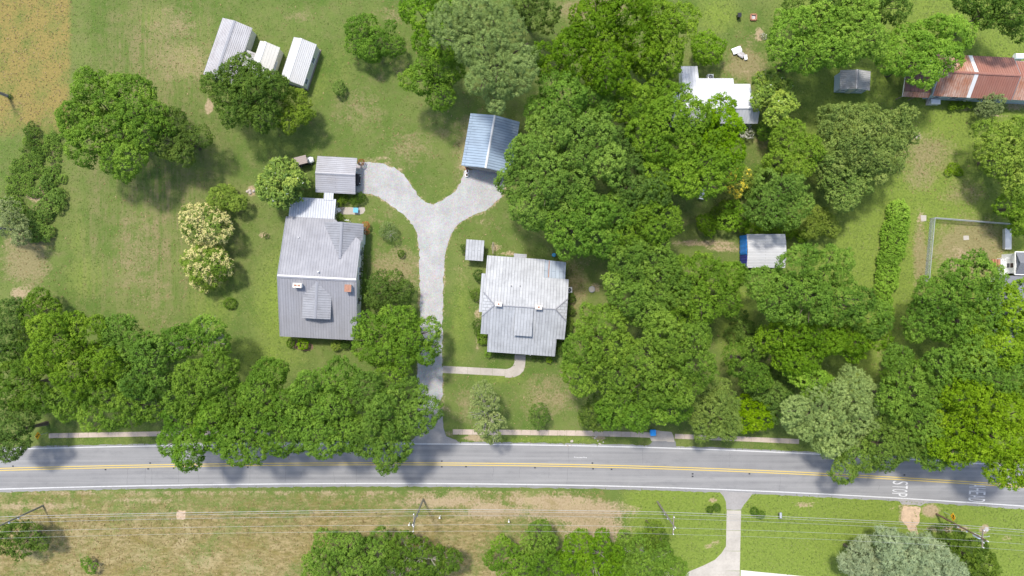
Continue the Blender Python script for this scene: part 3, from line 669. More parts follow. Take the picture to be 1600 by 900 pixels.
def chimney(parent, x, y, w, d, z0, z1, m1, mcap, pots=1):
    mb = MB(); mb.quadbox(x-w/2, x+w/2, y-d/2, y+d/2, z0, z1); o = mb.build('chimney', m1, parent)
    mb = MB(); t = 0.07; mb.quadbox(x-w/2-t, x+w/2+t, y-d/2-t, y+d/2+t, z1, z1+0.12); mb.build('chimney_cap', mcap, o)
    mb = MB()
    for i in range(pots):
        cx_ = x + (i-(pots-1)/2)*w*0.45; mb.quadbox(cx_-w*0.16, cx_+w*0.16, y-d*0.24, y+d*0.24, z1+0.12, z1+0.17)
    mb.build('flue', M['rustcap'], o)

# ------------------------------------------------------------------ the grey-roofed farmhouse
h1 = empty('farmhouse', (*P(494, 434.5, 5.6), 0), R(-3), 'large farmhouse with ribbed grey metal roof, gabled dormer and two chimneys', 'house')
ZR, ZE, HY = 5.6, 3.0, 9.15; k1 = (ZR-ZE)/HY
zm = lambda y: ZR-k1*abs(y)
G = M['roof_h1']
roof_panel(h1, [(-5.85, -HY, ZE), (5.85, -HY, ZE), (5.85, 0, ZR), (-5.85, 0, ZR)], (0, 1, 0), G, 0.40, 0.03)
roof_panel(h1, [(-5.85, 0, ZR), (5.85, 0, ZR), (5.85, HY-3.2, zm(HY-3.2)), (1.45, HY, ZE), (-5.85, HY, ZE)], (0, 1, 0), G, 0.40, 0.03)
bar(h1, (-5.85, 0, ZR+0.04), (5.85, 0, ZR+0.04), 0.5, 0.06, M['flash'], 'ridge_cap')
for x in (-5.85, 5.85): bar(h1, (x, -HY, ZE+0.03), (x, 0, ZR+0.03), 0.16, 0.03, M['flash'], 'rake_trim')
bar(h1, (-5.85, HY, ZE+0.03), (-5.85, 0, ZR+0.03), 0.16, 0.03, M['flash'], 'rake_trim')
# rear cross gable
cr, ck = 4.75, 0.50
yv = lambda z: (ZR-z)/k1
xw = 3.05-(cr-zm(8.6))/ck
roof_panel(h1, [(3.05, yv(cr), cr), (3.05, 8.6, cr), (xw, 8.6, zm(8.6))], (1, 0, 0), M['roof_h1x'], 0.36, 0.045, name='cross_gable_slope')
ze2 = cr-ck*2.95
roof_panel(h1, [(3.05, yv(cr), cr), (6.0, min(8.5, yv(ze2+0.6)), ze2), (6.0, 8.6, ze2), (3.05, 8.6, cr)], (1, 0, 0), M['roof_h1x'], 0.36, 0.045, name='cross_gable_slope')
bar(h1, (3.05, yv(cr)+0.1, cr+0.04), (3.05, 8.6, cr+0.04), 0.4, 0.05, M['flash'], 'ridge_cap')
# dormer
dr, de = 5.45, 4.85; hw = 2.15
yd = -yv(de)
roof_panel(h1, [(0, -yv(dr)-0.02, dr), (0, -6.05, dr), (-hw, -6.05, de), (-hw, yd, de)], (1, 0, 0), M['roof_h1x'], 0.36, 0.045, name='dormer_slope')
roof_panel(h1, [(0, -yv(dr)-0.02, dr), (hw, yd, de), (hw, -6.05, de), (0, -6.05, dr)], (1, 0, 0), M['roof_h1x'], 0.36, 0.045, name='dormer_slope')
bar(h1, (0, -yv(dr), dr+0.03), (0, -6.05, dr+0.03), 0.4, 0.05, M['flash'], 'ridge_cap')
mb = MB(); prof = [(-hw+.25, 3.6), (hw-.25, 3.6), (hw-.25, de-0.0), (0, dr-0.09), (-hw+.25, de-0.0)]
for y in (-5.7, -1.2): mb.v += [(x, y, z) for x, z in prof]
mb.f = [(0, 1, 2, 3, 4), (9, 8, 7, 6, 5)] + [(5+i, 5+(i+1) % 5, (i+1) % 5, i) for i in range(5)]
mb.build('dormer_wall', M['whitewall'], h1)
window(h1, (0, -5.7, 4.55), 'y-', 0.9, 0.7, 'dormer_window')
# walls
mb = MB(); prof = [(0.0, 0.0), (8.75, 0.0), (8.75, zm(8.75)-0.1), (4.0, zm(4.0)-0.1), (0.0, ZR-0.1)]
for x in (-5.5, 0.38): mb.v += [(x, y, z) for y, z in prof]
mb.f = [(4, 3, 2, 1, 0), (5, 6, 7, 8, 9)] + [(i, (i+1) % 5, 5+(i+1) % 5, 5+i) for i in range(5)]
mb.build('wall', M['whitewall'], h1)
mb = MB(); prof = [(-6.6, 0.0), (5.6, 0.0), (5.6, zm(5.6)-0.1), (0.003, ZR-0.1), (-6.6, zm(6.6)-0.1)]
for x in (-5.48, 5.55): mb.v += [(x, y, z) for y, z in prof]
mb.f = [(4, 3, 2, 1, 0), (5, 6, 7, 8, 9)] + [(i, (i+1) % 5, 5+(i+1) % 5, 5+i) for i in range(5)]
mb.build('wall', M['whitewall'], h1)
mb = MB(); prof = [(0.4, 0), (5.7, 0), (5.7, ze2+0.08), (3.05, cr-0.1), (0.4, ze2+0.08)]
for y in (5.61, 8.35): mb.v += [(x, y, z) for x, z in prof]
mb.f = [(0, 1, 2, 3, 4), (9, 8, 7, 6, 5)] + [(5+i, 5+(i+1) % 5, (i+1) % 5, i) for i in range(5)]
mb.build('wall', M['whitewall'], h1)
for (y, z, w, h) in ((1.6, 2.0, .8, 1.5), (0.45, 2.0, .8, 1.5), (-3.2, 2.0, .9, 1.5), (4.2, 2.0, .8, 1.4), (-1.6, 4.2, .8, .9)): window(h1, (5.55, y, z), 'x+', w, h)
for (x) in (-4, -2, 2, 4): window(h1, (x, -6.6, 1.7), 'y-', 0.9, 1.5)
door(h1, (0, -6.6, 0.0), 'y-', 1.0, 2.1, M['wood'])
for x in (-5.4, -3.2, -1.1, 1.1, 3.2, 5.4):
    mb = MB(); mb.tube([(x, -8.8, 0), (x, -8.8, zm(8.8)-0.06)], 0.09, 8); mb.build('porch_post', M['trim'], h1)
mb = MB(); mb.quadbox(-5.6, 5.6, -8.95, -6.62, 0, 0.35); mb.build('porch_floor', M['wood'], h1)
chimney(h1, -2.66, -1.22, 1.15, 0.55, 4.6, 6.15, M['whitewall'], M['chimcap'], 2)
chimney(h1, 4.85, -1.25, 0.85, 0.95, 4.6, 6.2, M['whitewall'], M['rustcap'])
MB().tube([(0.2, 0.95, 5.2), (0.2, 0.95, 5.75)], 0.10, 8).ball((0.2, .95, 5.78), 0.14).build('vent_pipe', M['whitepaint'], h1)
MB().tube([(-3.5, 6.0, 3.7), (-3.5, 6.0, 4.2)], 0.07, 8).build('vent_pipe', M['galv'], h1)
# rear lean-to and link
roof_panel(h1, [(-5.55, 9.05, 2.92), (1.42, 9.05, 2.92), (1.42, 12.2, 2.5), (-5.55, 12.2, 2.5)], (0, 1, 0), M['roof_silver'], 0.38, 0.045, name='lean_to_roof')
mb = MB(); mb.quadbox(-5.25, 1.1, 8.76, 11.9, 0, 2.38); mb.build('lean_to_wall', M['creamwall'], h1)
roof_panel(h1, [(-0.45, 12.0, 2.62), (1.0, 12.0, 2.62), (1.0, 13.45, 2.45), (-0.45, 13.45, 2.45)], (0, 1, 0), M['roof_silver'], 0.36, 0.03, name='link_roof')
for x in (-0.3, .85): MB().tube([(x, 13.3, 0), (x, 13.3, 2.42)], 0.05).build('link_post', M['wood'], h1)
window(h1, (1.1, 10.6, 1.5), 'x+', 0.7, 1.0)

# carport
cp = empty('carport', (*P(523, 271, 3.2), 0), R(-3), 'grey ribbed metal carport roof behind the farmhouse', 'carport')
gable(cp, -3.05, 3.05, -2.85, 2.7, 2.5, 3.2, 'x', 0.3, M['roof_carport'], None, 0.30, 'along', M['flash'], rid=0.0, walls=False, rh=0.035)
for x in (-2.8, 0, 2.8):
    for y in (-2.6, 2.45): MB().quadbox(x-.05, x+.05, y-.05, y+.05, 0, 2.5).build('post', M['galv'], cp)
for x in (-2.95, 2.95): 
    for (ya, yb, za, zb) in ((-2.8, 0, 2.44, 3.12), (0, 2.65, 3.12, 2.44)): MB().tube([(x, ya, za), (x, yb, zb)], 0.05).build('rafter', M['galv'], cp)

# garage with blue grey roof
ga = empty('garage', (*P(766, 220, 4.4), 0), R(-10), 'detached garage with blue grey ribbed roof at the end of the gravel drive', 'garage')
gable(ga, -3.82, 3.82, -4.08, 4.0, 2.9, 4.4, 'y', 0.3, M['roof_blue'], M['creamwall'], 0.40, 'down', M['flashwhite'], capw=0.3)
mb = MB(); mb.quadbox(-2.9, 2.6, -3.86, -3.775, 0, 2.3); d_ = mb.build('garage_door', M['wood'], ga)
for z in (0.57, 1.14, 1.71): MB().quadbox(-2.85, 2.55, -3.88, -3.862, z-0.02, z+0.02).build('door_rail', M['trim'], d_)
# four-square house with stamped metal roof
h2 = empty('bungalow', (*P(820, 480, 5.6), 0), R(-4), 'bungalow with silver stamped metal roof, shed dormer and front porch', 'house')
k2 = (5.6-3.0)/7.3; z2 = lambda y: 5.6-k2*abs(y)
def pl2(pts): return [(x, y, z2(y)) for x, y in pts]
MR = M['roof_h2']; sp, rh2 = 0.46, 0.03
roof_panel(h2, pl2([(-4.5, 0), (4.55, 0), (6.35, 1.7), (6.35, 4.6), (2.6, 4.6), (-6.3, 4.6), (-6.3, 1.8)]), (0, 1, 0), MR, sp, rh2, 0.05)
roof_panel(h2, pl2([(-6.2, 4.604), (2.6, 4.604), (2.6, 7.4), (-6.2, 7.4)]), (0, 1, 0), MR, sp, rh2, 0.05)
roof_panel(h2, pl2([(-6.3, -1.8), (-6.35, -4.5), (-5.2, -4.5), (5.2, -4.5), (6.35, -4.5), (6.35, -1.7), (4.55, 0), (-4.5, 0)]), (0, 1, 0), MR, sp, rh2, 0.05)
roof_panel(h2, pl2([(-5.2, -7.25), (5.15, -7.25), (5.15, -4.504), (-5.2, -4.504)]), (0, 1, 0), MR, sp, rh2, 0.05, name='porch_roof')
zh = z2(1.7)
roof_panel(h2, [(4.55, 0, 5.6), (6.35, -1.7, zh), (6.35, 1.7, zh)], (1, 0, 0), M['roof_h2x'], sp, rh2, 0.05, name='hip')
zh2 = z2(1.8)
roof_panel(h2, [(-4.5, 0, 5.6), (-6.3, 1.8, zh2), (-6.3, -1.8, zh2)], (1, 0, 0), M['roof_h2x'], sp, rh2, 0.05, name='hip')
roof_panel(h2, [(-6.25, -1.2, z2(1.8)-0.1), (-6.25, 4.6, z2(4.6)+0.2), (-6.8, 4.6, z2(4.6)-0.08), (-6.8, -1.2, z2(1.8)-0.38)][::-1], (1, 0, 0), MR, None, name='bay_roof')
for a, b in (((4.55, 0, 5.63), (6.35, 1.7, zh+.03)), ((4.55, 0, 5.63), (6.35, -1.7, zh+.03)), ((-4.5, 0, 5.63), (-6.3, 1.8, zh2+.03)), ((-4.5, 0, 5.63), (-6.3, -1.8, zh2+.03)), ((-4.5, 0, 5.63), (4.55, 0, 5.63))):
    bar(h2, a, b, 0.22, 0.04, M['flash'], 'ridge_cap')
roof_panel(h2, [(-1.32, -0.15, 5.62), (1.3, -0.15, 5.62), (1.36, -4.35, 4.75), (-1.34, -4.35, 4.75)], (0, 1, 0), MR, 0.46, rh2, 0.05, name='dormer_roof')
mb = MB(); mb.prism([(-1.15, -4.1), (1.15, -4.1), (1.15, -1.0), (-1.15, -1.0)], 3.9, [4.72, 4.72, 5.36, 5.36]); mb.build('dormer_wall', M['whitewall'], h2)
window(h2, (0, -4.1, 4.42), 'y-', 1.0, 0.35, 'dormer_window')
roof_panel(h2, [(2.6, 4.61, 3.72), (5.85, 4.61, 3.72), (5.85, 7.2, 2.9), (2.6, 7.35, 2.9)], (0, 1, 0), M['roof_addition'], 0.62, 0.03, 0.05, name='addition_roof', label='dull blue grey metal roof of the rear addition')
MB().quadbox(3.28, 3.4, 4.7, 7.2, 2.95, 3.68).build('rusty_valley', M['rustcap'], h2) if False else bar(h2, (3.3, 4.7, 3.73), (3.3, 7.28, 2.92), 0.14, 0.03, M['rustcap'], 'rusty_flashing')
mb = MB(); prof = [(-4.2, 0), (7.0, 0), (7.0, z2(7.0)-.1), (1.95, z2(1.95)-.12), (-1.95, z2(1.95)-.12), (-4.2, z2(4.2)-.1)]
for x in (-5.9, 2.3): mb.v += [(x, y, z) for y, z in prof]
mb.f = [(5, 4, 3, 2, 1, 0), (6, 7, 8, 9, 10, 11)] + [(i, (i+1) % 6, 6+(i+1) % 6, 6+i) for i in range(6)]
mb.build('wall', M['whitewall'], h2)
mb = MB(); prof = [(-4.2, 0), (4.3, 0), (4.3, z2(4.3)-.1), (1.75, z2(1.75)-.1), (-1.75, z2(1.75)-.1), (-4.2, z2(4.2)-.1)]
for x in (2.31, 6.0): mb.v += [(x, y, z) for y, z in prof]
mb.f = [(5, 4, 3, 2, 1, 0), (6, 7, 8, 9, 10, 11)] + [(i, (i+1) % 6, 6+(i+1) % 6, 6+i) for i in range(6)]
mb.build('wall', M['whitewall'], h2)
MB().quadbox(2.31, 5.6, 4.31, 6.9, 0, 2.78).build('addition_wall', M['whitewall'], h2)
MB().quadbox(-6.55, -5.91, -1.0, 4.4, 0.5, 3.4).build('bay_wall', M['whitewall'], h2)
for y in (-3, 0, 3): window(h2, (6.0, y, 1.9), 'x+', 0.9, 1.4)
for x in (-4, -2.2, 2.2, 4): window(h2, (x, -4.2, 1.9), 'y-', 0.9, 1.4)
door(h2, (0, -4.2, 0.35), 'y-', 1.0, 2.0, M['wood'])
MB().quadbox(-4.95, 4.9, -6.95, -4.22, 0, 0.4).build('porch_floor', M['walk'], h2)
for x in (-4.7, -1.6, 1.6, 4.65): MB().quadbox(x-.14, x+.14, -6.85, -6.57, 0.4, z2(6.7)-0.08).build('porch_post', M['trim'], h2)
chimney(h2, -3.9, 0.2, 0.85, 0.5, 5.0, 6.2, M['brick'], M['chimcap'])
chimney(h2, 2.05, 0.15, 0.85, 0.5, 5.0, 6.2, M['brick'], M['chimcap'])
roof_panel(h2, [(-2.15, 7.0, 2.75), (-0.2, 7.0, 2.75), (-0.2, 8.0, 2.45), (-2.15, 8.0, 2.45)], (0, 1, 0), M['roof_carport'], 0.4, 0.03, name='door_hood')
for x in (-2.0, -.35): MB().tube([(x, 7.9, 0), (x, 7.9, 2.43)], 0.05).build('hood_post', M['trim'], h2)
for (x, y) in ((-2.2, 3.0), (-0.9, 3.1)): MB().tube([(x, y, z2(y)-.1), (x, y, z2(y)+.28)], 0.07, 8).build('vent_pipe', M['black'], h2)
door(h2, (-1.2, 7.0, 0.0), 'y+', 0.9, 2.0, M['wood'])
MB().tube([(1.4, -7.3, 0), (1.4, -7.3, 2.9)], 0.07).build('downspout', M['trim'], h2)

# small roofed wellhouse beside the bungalow
ws = empty('wellhouse', (*P(741.5, 391, 2.3), 0), R(-4), 'small flat-roofed silver wellhouse beside the bungalow', 'shed')
roof_panel(ws, [(-1.4, -1.55, 2.22), (1.4, -1.55, 2.22), (1.4, 1.6, 2.4), (-1.4, 1.6, 2.4)], (0, 1, 0), MR, 0.46, 0.03, 0.05)
MB().quadbox(-1.1, 1.1, -1.25, 1.3, 0, 2.12).build('wall', M['wood'], ws); door(ws, (0, -1.25, 0), 'y-', 0.8, 1.8, M['creamwall'])

# sheds top left
sa = empty('pole_shed', (*P(352, 70, 2.8), 0), R(-19), 'long weathered grey metal shed, leftmost of the three sheds', 'shed')
gable(sa, -2.65, 2.2, -5.2, 3.95, 2.4, 3.2, 'y', 0.2, M['roof_shedA'], M['creamwall'], 0.26, 'along', M['flash'], rid=-0.35, rh=0.03)
sa.location = (*P(357, 72, 2.8), 0)
roof_panel(sa, [(2.3, -2.0, 2.0), (4.3, -2.0, 1.75), (4.3, 0.6, 1.75), (2.3, 0.6, 2.0)], (1, 0, 0), M['roof_shedS'], 0.3, 0.03, name='side_roof')
MB().quadbox(2.02, 4.1, -1.8, 0.4, 0, 1.66).build('side_wall', M['wood'], sa)
sb_ = empty('garden_shed', (*P(412, 87, 2.4), 0), R(-19), 'small cream shed squeezed between the two larger sheds', 'shed')
gable(sb_, -1.5, 1.75, -3.0, 2.1, 2.2, 2.85, 'y', 0.15, M['roof_shedW'], M['creamwall'], 0.4, 'along', M['flashwhite'], rid=-0.35, rh=0.02)
window(sb_, (1.6, -0.6, 1.3), 'x+', 1.4, 0.2)
scx = empty('portable_shed', (*P(465, 94, 2.6), 0), R(-18), 'white ribbed shed with two dark windows, rightmost of the three sheds', 'shed')
gable(scx, -1.85, 1.85, -3.4, 3.3, 2.4, 3.1, 'y', 0.12, M['roof_shedC'], M['creamwall'], 0.26, 'along', M['flashwhite'], rid=-0.45, rh=0.03)
window(scx, (1.73, 1.0, 1.5), 'x+', 0.8, 0.9); window(scx, (1.73, -2.4, 1.5), 'x+', 0.8, 0.9)
MB().quadbox(-1.9, 1.9, -3.4, 3.3, 0, 0.12).build('skid_base', M['wood'], scx)

# white-roofed house behind the grove
h3 = empty('white_roofed_house', (*P(1120, 167, 4.8), 0), 0, 'house with bright white ribbed metal roof half hidden by trees', 'house')
zw = lambda y: 4.8-0.36*y if y > 0 else 4.8+0.75*y
WR = M['roof_white']
roof_panel(h3, [(-6.3, -2.05, zw(-2.05)), (6.75, -2.05, zw(-2.05)), (6.6, 0, 4.8), (-6.3, 0, 4.8)], (0, 1, 0), WR, 0.45, 0.04)
def strip3(x0, x1, y1): roof_panel(h3, [(x0, 0, 4.8), (x1, 0, 4.8), (x1, y1, zw(y1)), (x0, y1, zw(y1))], (0, 1, 0), WR, 0.45, 0.04)
strip3(-4.65, -2.12, 7.0); strip3(-2.116, 3.13, 4.9); strip3(3.134, 5.6, 3.95)
roof_panel(h3, [(5.604, 0, 4.8), (6.6, 0, 4.8), (6.55, 0.6, zw(.6)), (5.604, 1.9, zw(1.9))], (0, 1, 0), WR, 0.45, 0.04)
strip3(-6.3, -4.654, 2.5)
bar(h3, (-6.3, 0, 4.83), (6.6, 0, 4.83), 0.35, 0.04, M['flashwhite'], 'ridge_cap')
mb = MB(); mb.prism([(-6, -1.75), (6.2, -1.75), (6.2, 0), (-6, 0)], 0, [3.38, 3.38, 4.65, 4.65]); mb.build('wall', M['whitewall'], h3)
for (x0, x1, y1) in ((-4.4, -2.3, 6.7), (-2.29, 2.9, 4.6), (2.91, 5.3, 3.7)):
    mb = MB(); mb.prism([(x0, 0.003), (x1, 0.003), (x1, y1), (x0, y1)], 0, [4.65, 4.65, zw(y1)-.12, zw(y1)-.12]); mb.build('wall', M['whitewall'], h3)
for x in (-3, 0, 3, 5.2): window(h3, (x, -1.75, 1.7), 'y-', 0.9, 1.3)
door(h3, (1.5, -1.75, 0), 'y-', 0.9, 2.0, M['wood'])

# weathered shed
ss = empty('weathered_shed', (*P(1339, 124, 2.7), 0), R(-2), 'weathered grey gabled shed shaded by trees near the rusty roof', 'shed')
gable(ss, -2.25, 2.4, -1.4, 1.55, 2.3, 2.95, 'y', 0.18, M['roof_shedS'], M['bluewall'], 0.3, 'down', M['flash'], rh=0.025)
window(ss, (-1.3, -1.22, 1.35), 'y-', 0.7, 0.7); window(ss, (1.3, -1.22, 1.35), 'y-', 0.7, 0.7); door(ss, (0, -1.22, 0), 'y-', 0.8, 1.85, M['creamwall'])

# rusty-roofed house
rh_ = empty('rusty_roofed_house', (*P(1525, 116, 4.6), 0), R(-3), 'long house with rusty red metal roof and pale blue wall', 'house')
zrr, zer = 4.7, 2.95; ym, yS, yN = 0.25, -2.95, 3.5
for (x0, x1, mt, nm) in ((-5.2, 0.0, M['roof_rust'], 'streaked rusty roof with bare pale metal showing'), (0.6, 6.9, M['roof_rustred'], 'even red brown roof'), ):
    roof_panel(rh_, [(x0, yS, zer), (x1, yS, zer), (x1, ym, zrr), (x0, ym, zrr)], (0, 1, 0), mt, 0.36, 0.035, label=nm)
    roof_panel(rh_, [(x0, ym, zrr), (x1, ym, zrr), (x1, yN, zer), (x0, yN, zer)], (0, 1, 0), mt, 0.36, 0.035)
roof_panel(rh_, [(0.004, yS, zer+.02), (0.596, yS, zer+.02), (0.596, ym, zrr+.02), (0.004, ym, zrr+.02)], (0, 1, 0), M['flashwhite'], None, name='white_seam_strip')
roof_panel(rh_, [(0.004, ym, zrr+.02), (0.596, ym, zrr+.02), (0.596, yN, zer+.02), (0.004, yN, zer+.02)], (0, 1, 0), M['flashwhite'], None, name='white_seam_strip')
bar(rh_, (-5.2, ym, zrr+.03), (6.9, ym, zrr+.03), 0.35, 0.04, M['roof_rustred'], 'ridge_cap')
bar(rh_, (6.9, yS, zer+.03), (6.9, ym, zrr+.03), 0.14, 0.03, M['flash'], 'rake_trim'); bar(rh_, (6.9, yN, zer+.03), (6.9, ym, zrr+.03), 0.14, 0.03, M['flash'], 'rake_trim')
bar(rh_, (-5.2, yS, zer+.03), (-5.2, ym, zrr+.03), 0.2, 0.03, M['flash'], 'rake_trim')
roof_panel(rh_, [(6.95, yS+.1, 2.8), (13, yS+.1, 2.8), (13, ym, 4.2), (6.95, ym, 4.2)], (0, 1, 0), M['roof_rust'], 0.36, 0.035)
roof_panel(rh_, [(6.95, ym, 4.2), (13, ym, 4.2), (13, yN-.4, 2.8), (6.95, yN-.4, 2.8)], (0, 1, 0), M['roof_rustred'], 0.36, 0.035)
roof_panel(rh_, [(-9.3, -2.4, 2.75), (-5.25, -2.4, 2.75), (-5.25, 1.7, 3.0), (-9.3, 1.7, 3.0)], (0, 1, 0), M['roof_rustdark'], 0.6, 0.03, name='porch_roof', label='dark patched rusty porch roof')
roof_panel(rh_, [(-9.4, -3.1, 2.3), (-5.3, -3.1, 2.3), (-5.25, -2.45, 2.72), (-9.3, -2.45, 2.72)], (0, 1, 0), M['roof_rust'], 0.6, 0.03, name='porch_eave')
bar(rh_, (-9.35, -3.1, 2.33), (-9.3, 1.7, 3.03), 0.18, 0.04, M['creamwall'], 'rake_trim')
mb = MB(); prof = [(yS+.35, 0), (yN-.35, 0), (yN-.35, zer+.08), (ym, zrr-.1), (yS+.35, zer+.08)]
for x in (-4.9, 12.6): mb.v += [(x, y, z) for y, z in prof[:2]] + [(x, yN-.35, 2.75), (x, ym, 4.05), (x, yS+.35, 2.75)]
mb.f = [(4, 3, 2, 1, 0), (5, 6, 7, 8, 9)] + [(i, (i+1) % 5, 5+(i+1) % 5, 5+i) for i in range(5)]
mb.build('wall', M['bluewall'], rh_)
for x in (-3.6, -1.0, 4.0): window(rh_, (x, yS+.35, 1.6), 'y-', 0.9, 1.2)
door(rh_, (1.5, yS+.35, 0), 'y-', 0.9, 2.0, M['trim'])
for (x, y) in ((-9.1, -2.9), (-9.1, 1.4), (-7.2, -2.9)): MB().quadbox(x-.06, x+.06, y-.06, y+.06, 0, 2.28).build('porch_post', M['wood'], rh_)
for i in range(3): MB().quadbox(-4.4, -3.4, yS-0.05-0.32*(i+1)+.4, yS-0.05-0.32*i+.397, 0, 0.5-0.15*i).build('step', M['slab'], rh_)

# metal-roofed shelter with a tarp curtain
ts = empty('tarp_shelter', (*P(1197, 392, 2.8), 0), 0, 'white ribbed metal shelter with blue tarp hung on its left side', 'shelter')
arc = [(-3.0+0.0, 0)]
prof = [(-2.55, 2.45), (-1.2, 2.85), (0.1, 3.0), (1.35, 2.88), (2.6, 2.5)]
for (ya, za), (yb, zb) in zip(prof, prof[1:]):
    roof_panel(ts, [(-2.75, ya, za), (3.15, ya, za), (3.15, yb, zb), (-2.75, yb, zb)], (1, 0, 0), M['roof_shelter'], 0.24, 0.03)
for x in (-2.6, 0.2, 3.0):
    for y in (-2.4, 2.45): MB().quadbox(x-.05, x+.05, y-.05, y+.05, 0, 2.46).build('post', M['galv'], ts)
def cloth(y0, y1, x, mat, seed, nm):
    r2 = random.Random(seed); mb = MB(); ny, nz = 14, 7
    for j in range(nz+1):
        for i in range(ny+1):
            y = y0+(y1-y0)*i/ny; z = 0.15+(2.55-0.15)*j/nz
            top = j/nz
            mb.v.append((x-0.34*(1-top)+0.05*math.sin(i*1.7+seed)+r2.uniform(-.02, .02), y, z))
    for j in range(nz):
        for i in range(ny): a = j*(ny+1)+i; mb.f.append((a, a+ny+1, a+ny+2, a+1))
    o = mb.build(nm, mat, ts, True); md = o.modifiers.new('thick', 'SOLIDIFY'); md.thickness = 0.015
cloth(-0.55, 2.5, -2.72, M['tarpblue'], 1, 'tarp'); cloth(-2.4, -0.6, -2.7, M['tarpnavy'], 2, 'tarp')

# neighbour's grey shingle house on the right edge
h4 = empty('shingle_house', (*P(1670, 475, 4), 0), R(-1), 'grey shingled house with white side porch at the right edge', 'house')
x0 = P(1586, 412, 3)[0]-h4.location.x; yT = P(1600, 395, 3)[1]-h4.location.y; yB = P(1600, 430, 3.2)[1]-h4.location.y
h4.location.z = 0
roof_panel(h4, [(x0, yB, 3.3), (9, yB, 3.3), (9, (yB+yT)/2, 4.3), (x0, (yB+yT)/2, 4.3)], (0, 1, 0), M['shingle'], None)
roof_panel(h4, [(x0, (yB+yT)/2, 4.3), (9, (yB+yT)/2, 4.3), (9, yT, 3.3), (x0, yT, 3.3)], (0, 1, 0), M['shingle'], None)
MB().quadbox(x0+.2, 8.8, yB+.2, yT-.2, 0, 3.15).build('wall', M['whitewall'], h4)
for y in (yT+.02, yB-.02): MB().quadbox(x0-.06, 9, y-.07, y+.07, 3.15, 3.32).build('gutter', M['trim'], h4)
MB().quadbox(x0-.12, x0-.01, yB, yT, 3.12, 3.3).build('fascia', M['trim'], h4)
xq = P(1562, 540, 3)[0]-h4.location.x; yq0 = P(1600, 575, 3)[1]-h4.location.y
roof_panel(h4, [(xq, yq0, 3.2), (9.2, yq0, 3.2), (9.2, yq0+7.5, 5.6), (xq, yq0+7.5, 5.6)], (0, 1, 0), M['shingle'], None)
roof_panel(h4, [(xq, yq0+7.5, 5.6), (9.2, yq0+7.5, 5.6), (9.2, yB-0.2, 3.0), (xq, yB-0.2, 3.0)], (0, 1, 0), M['shingle'], None)
MB().prism([(xq+.4, yq0+.4), (8.9, yq0+.4), (8.9, yB-.5), (xq+.4, yB-.5)], 0, 3.0).build('wall', M['whitewall'], h4)
MB().tube([(xq+2.6, yq0+1, 3.2), (xq+2.6, yq0+1, 4.6)], 0.07).build('vent_pipe', M['trim'], h4)
a_, b_ = P(1569, 404, 1.4), P(1585, 432, 1.4)
lx, ly = h4.location.x, h4.location.y
pq = (a_[0]-lx, b_[0]-lx, b_[1]-ly, a_[1]-ly)
MB().quadbox(pq[0], x0+.15, pq[2], pq[3], 0, 0.9).build('porch_deck', M['trim'], h4)
for (x, y) in ((pq[0]+.06, pq[3]-.06), (pq[0]+.06, pq[2]+.06), (x0-.1, pq[3]-.06)): MB().quadbox(x-.05, x+.05, y-.05, y+.05, 0.9, 1.9).build('rail_post', M['trim'], h4)
MB().quadbox(pq[0]+.02, pq[0]+.1, pq[2], pq[3], 1.78, 1.86).build('rail', M['trim'], h4); MB().quadbox(pq[0], x0, pq[3]-.1, pq[3]-.02, 1.87, 1.95).build('rail', M['trim'], h4)
for i in range(3): MB().quadbox(pq[0]-0.3*(i+1), pq[0]-0.3*i-.003, pq[3]-1.4, pq[3]-.2, 0, 0.72-.22*i).build('step', M['brick'], h4)
window(h4, (x0+.2, (yB+yT)/2-.3, 1.9), 'x-', 0.7, 1.5)

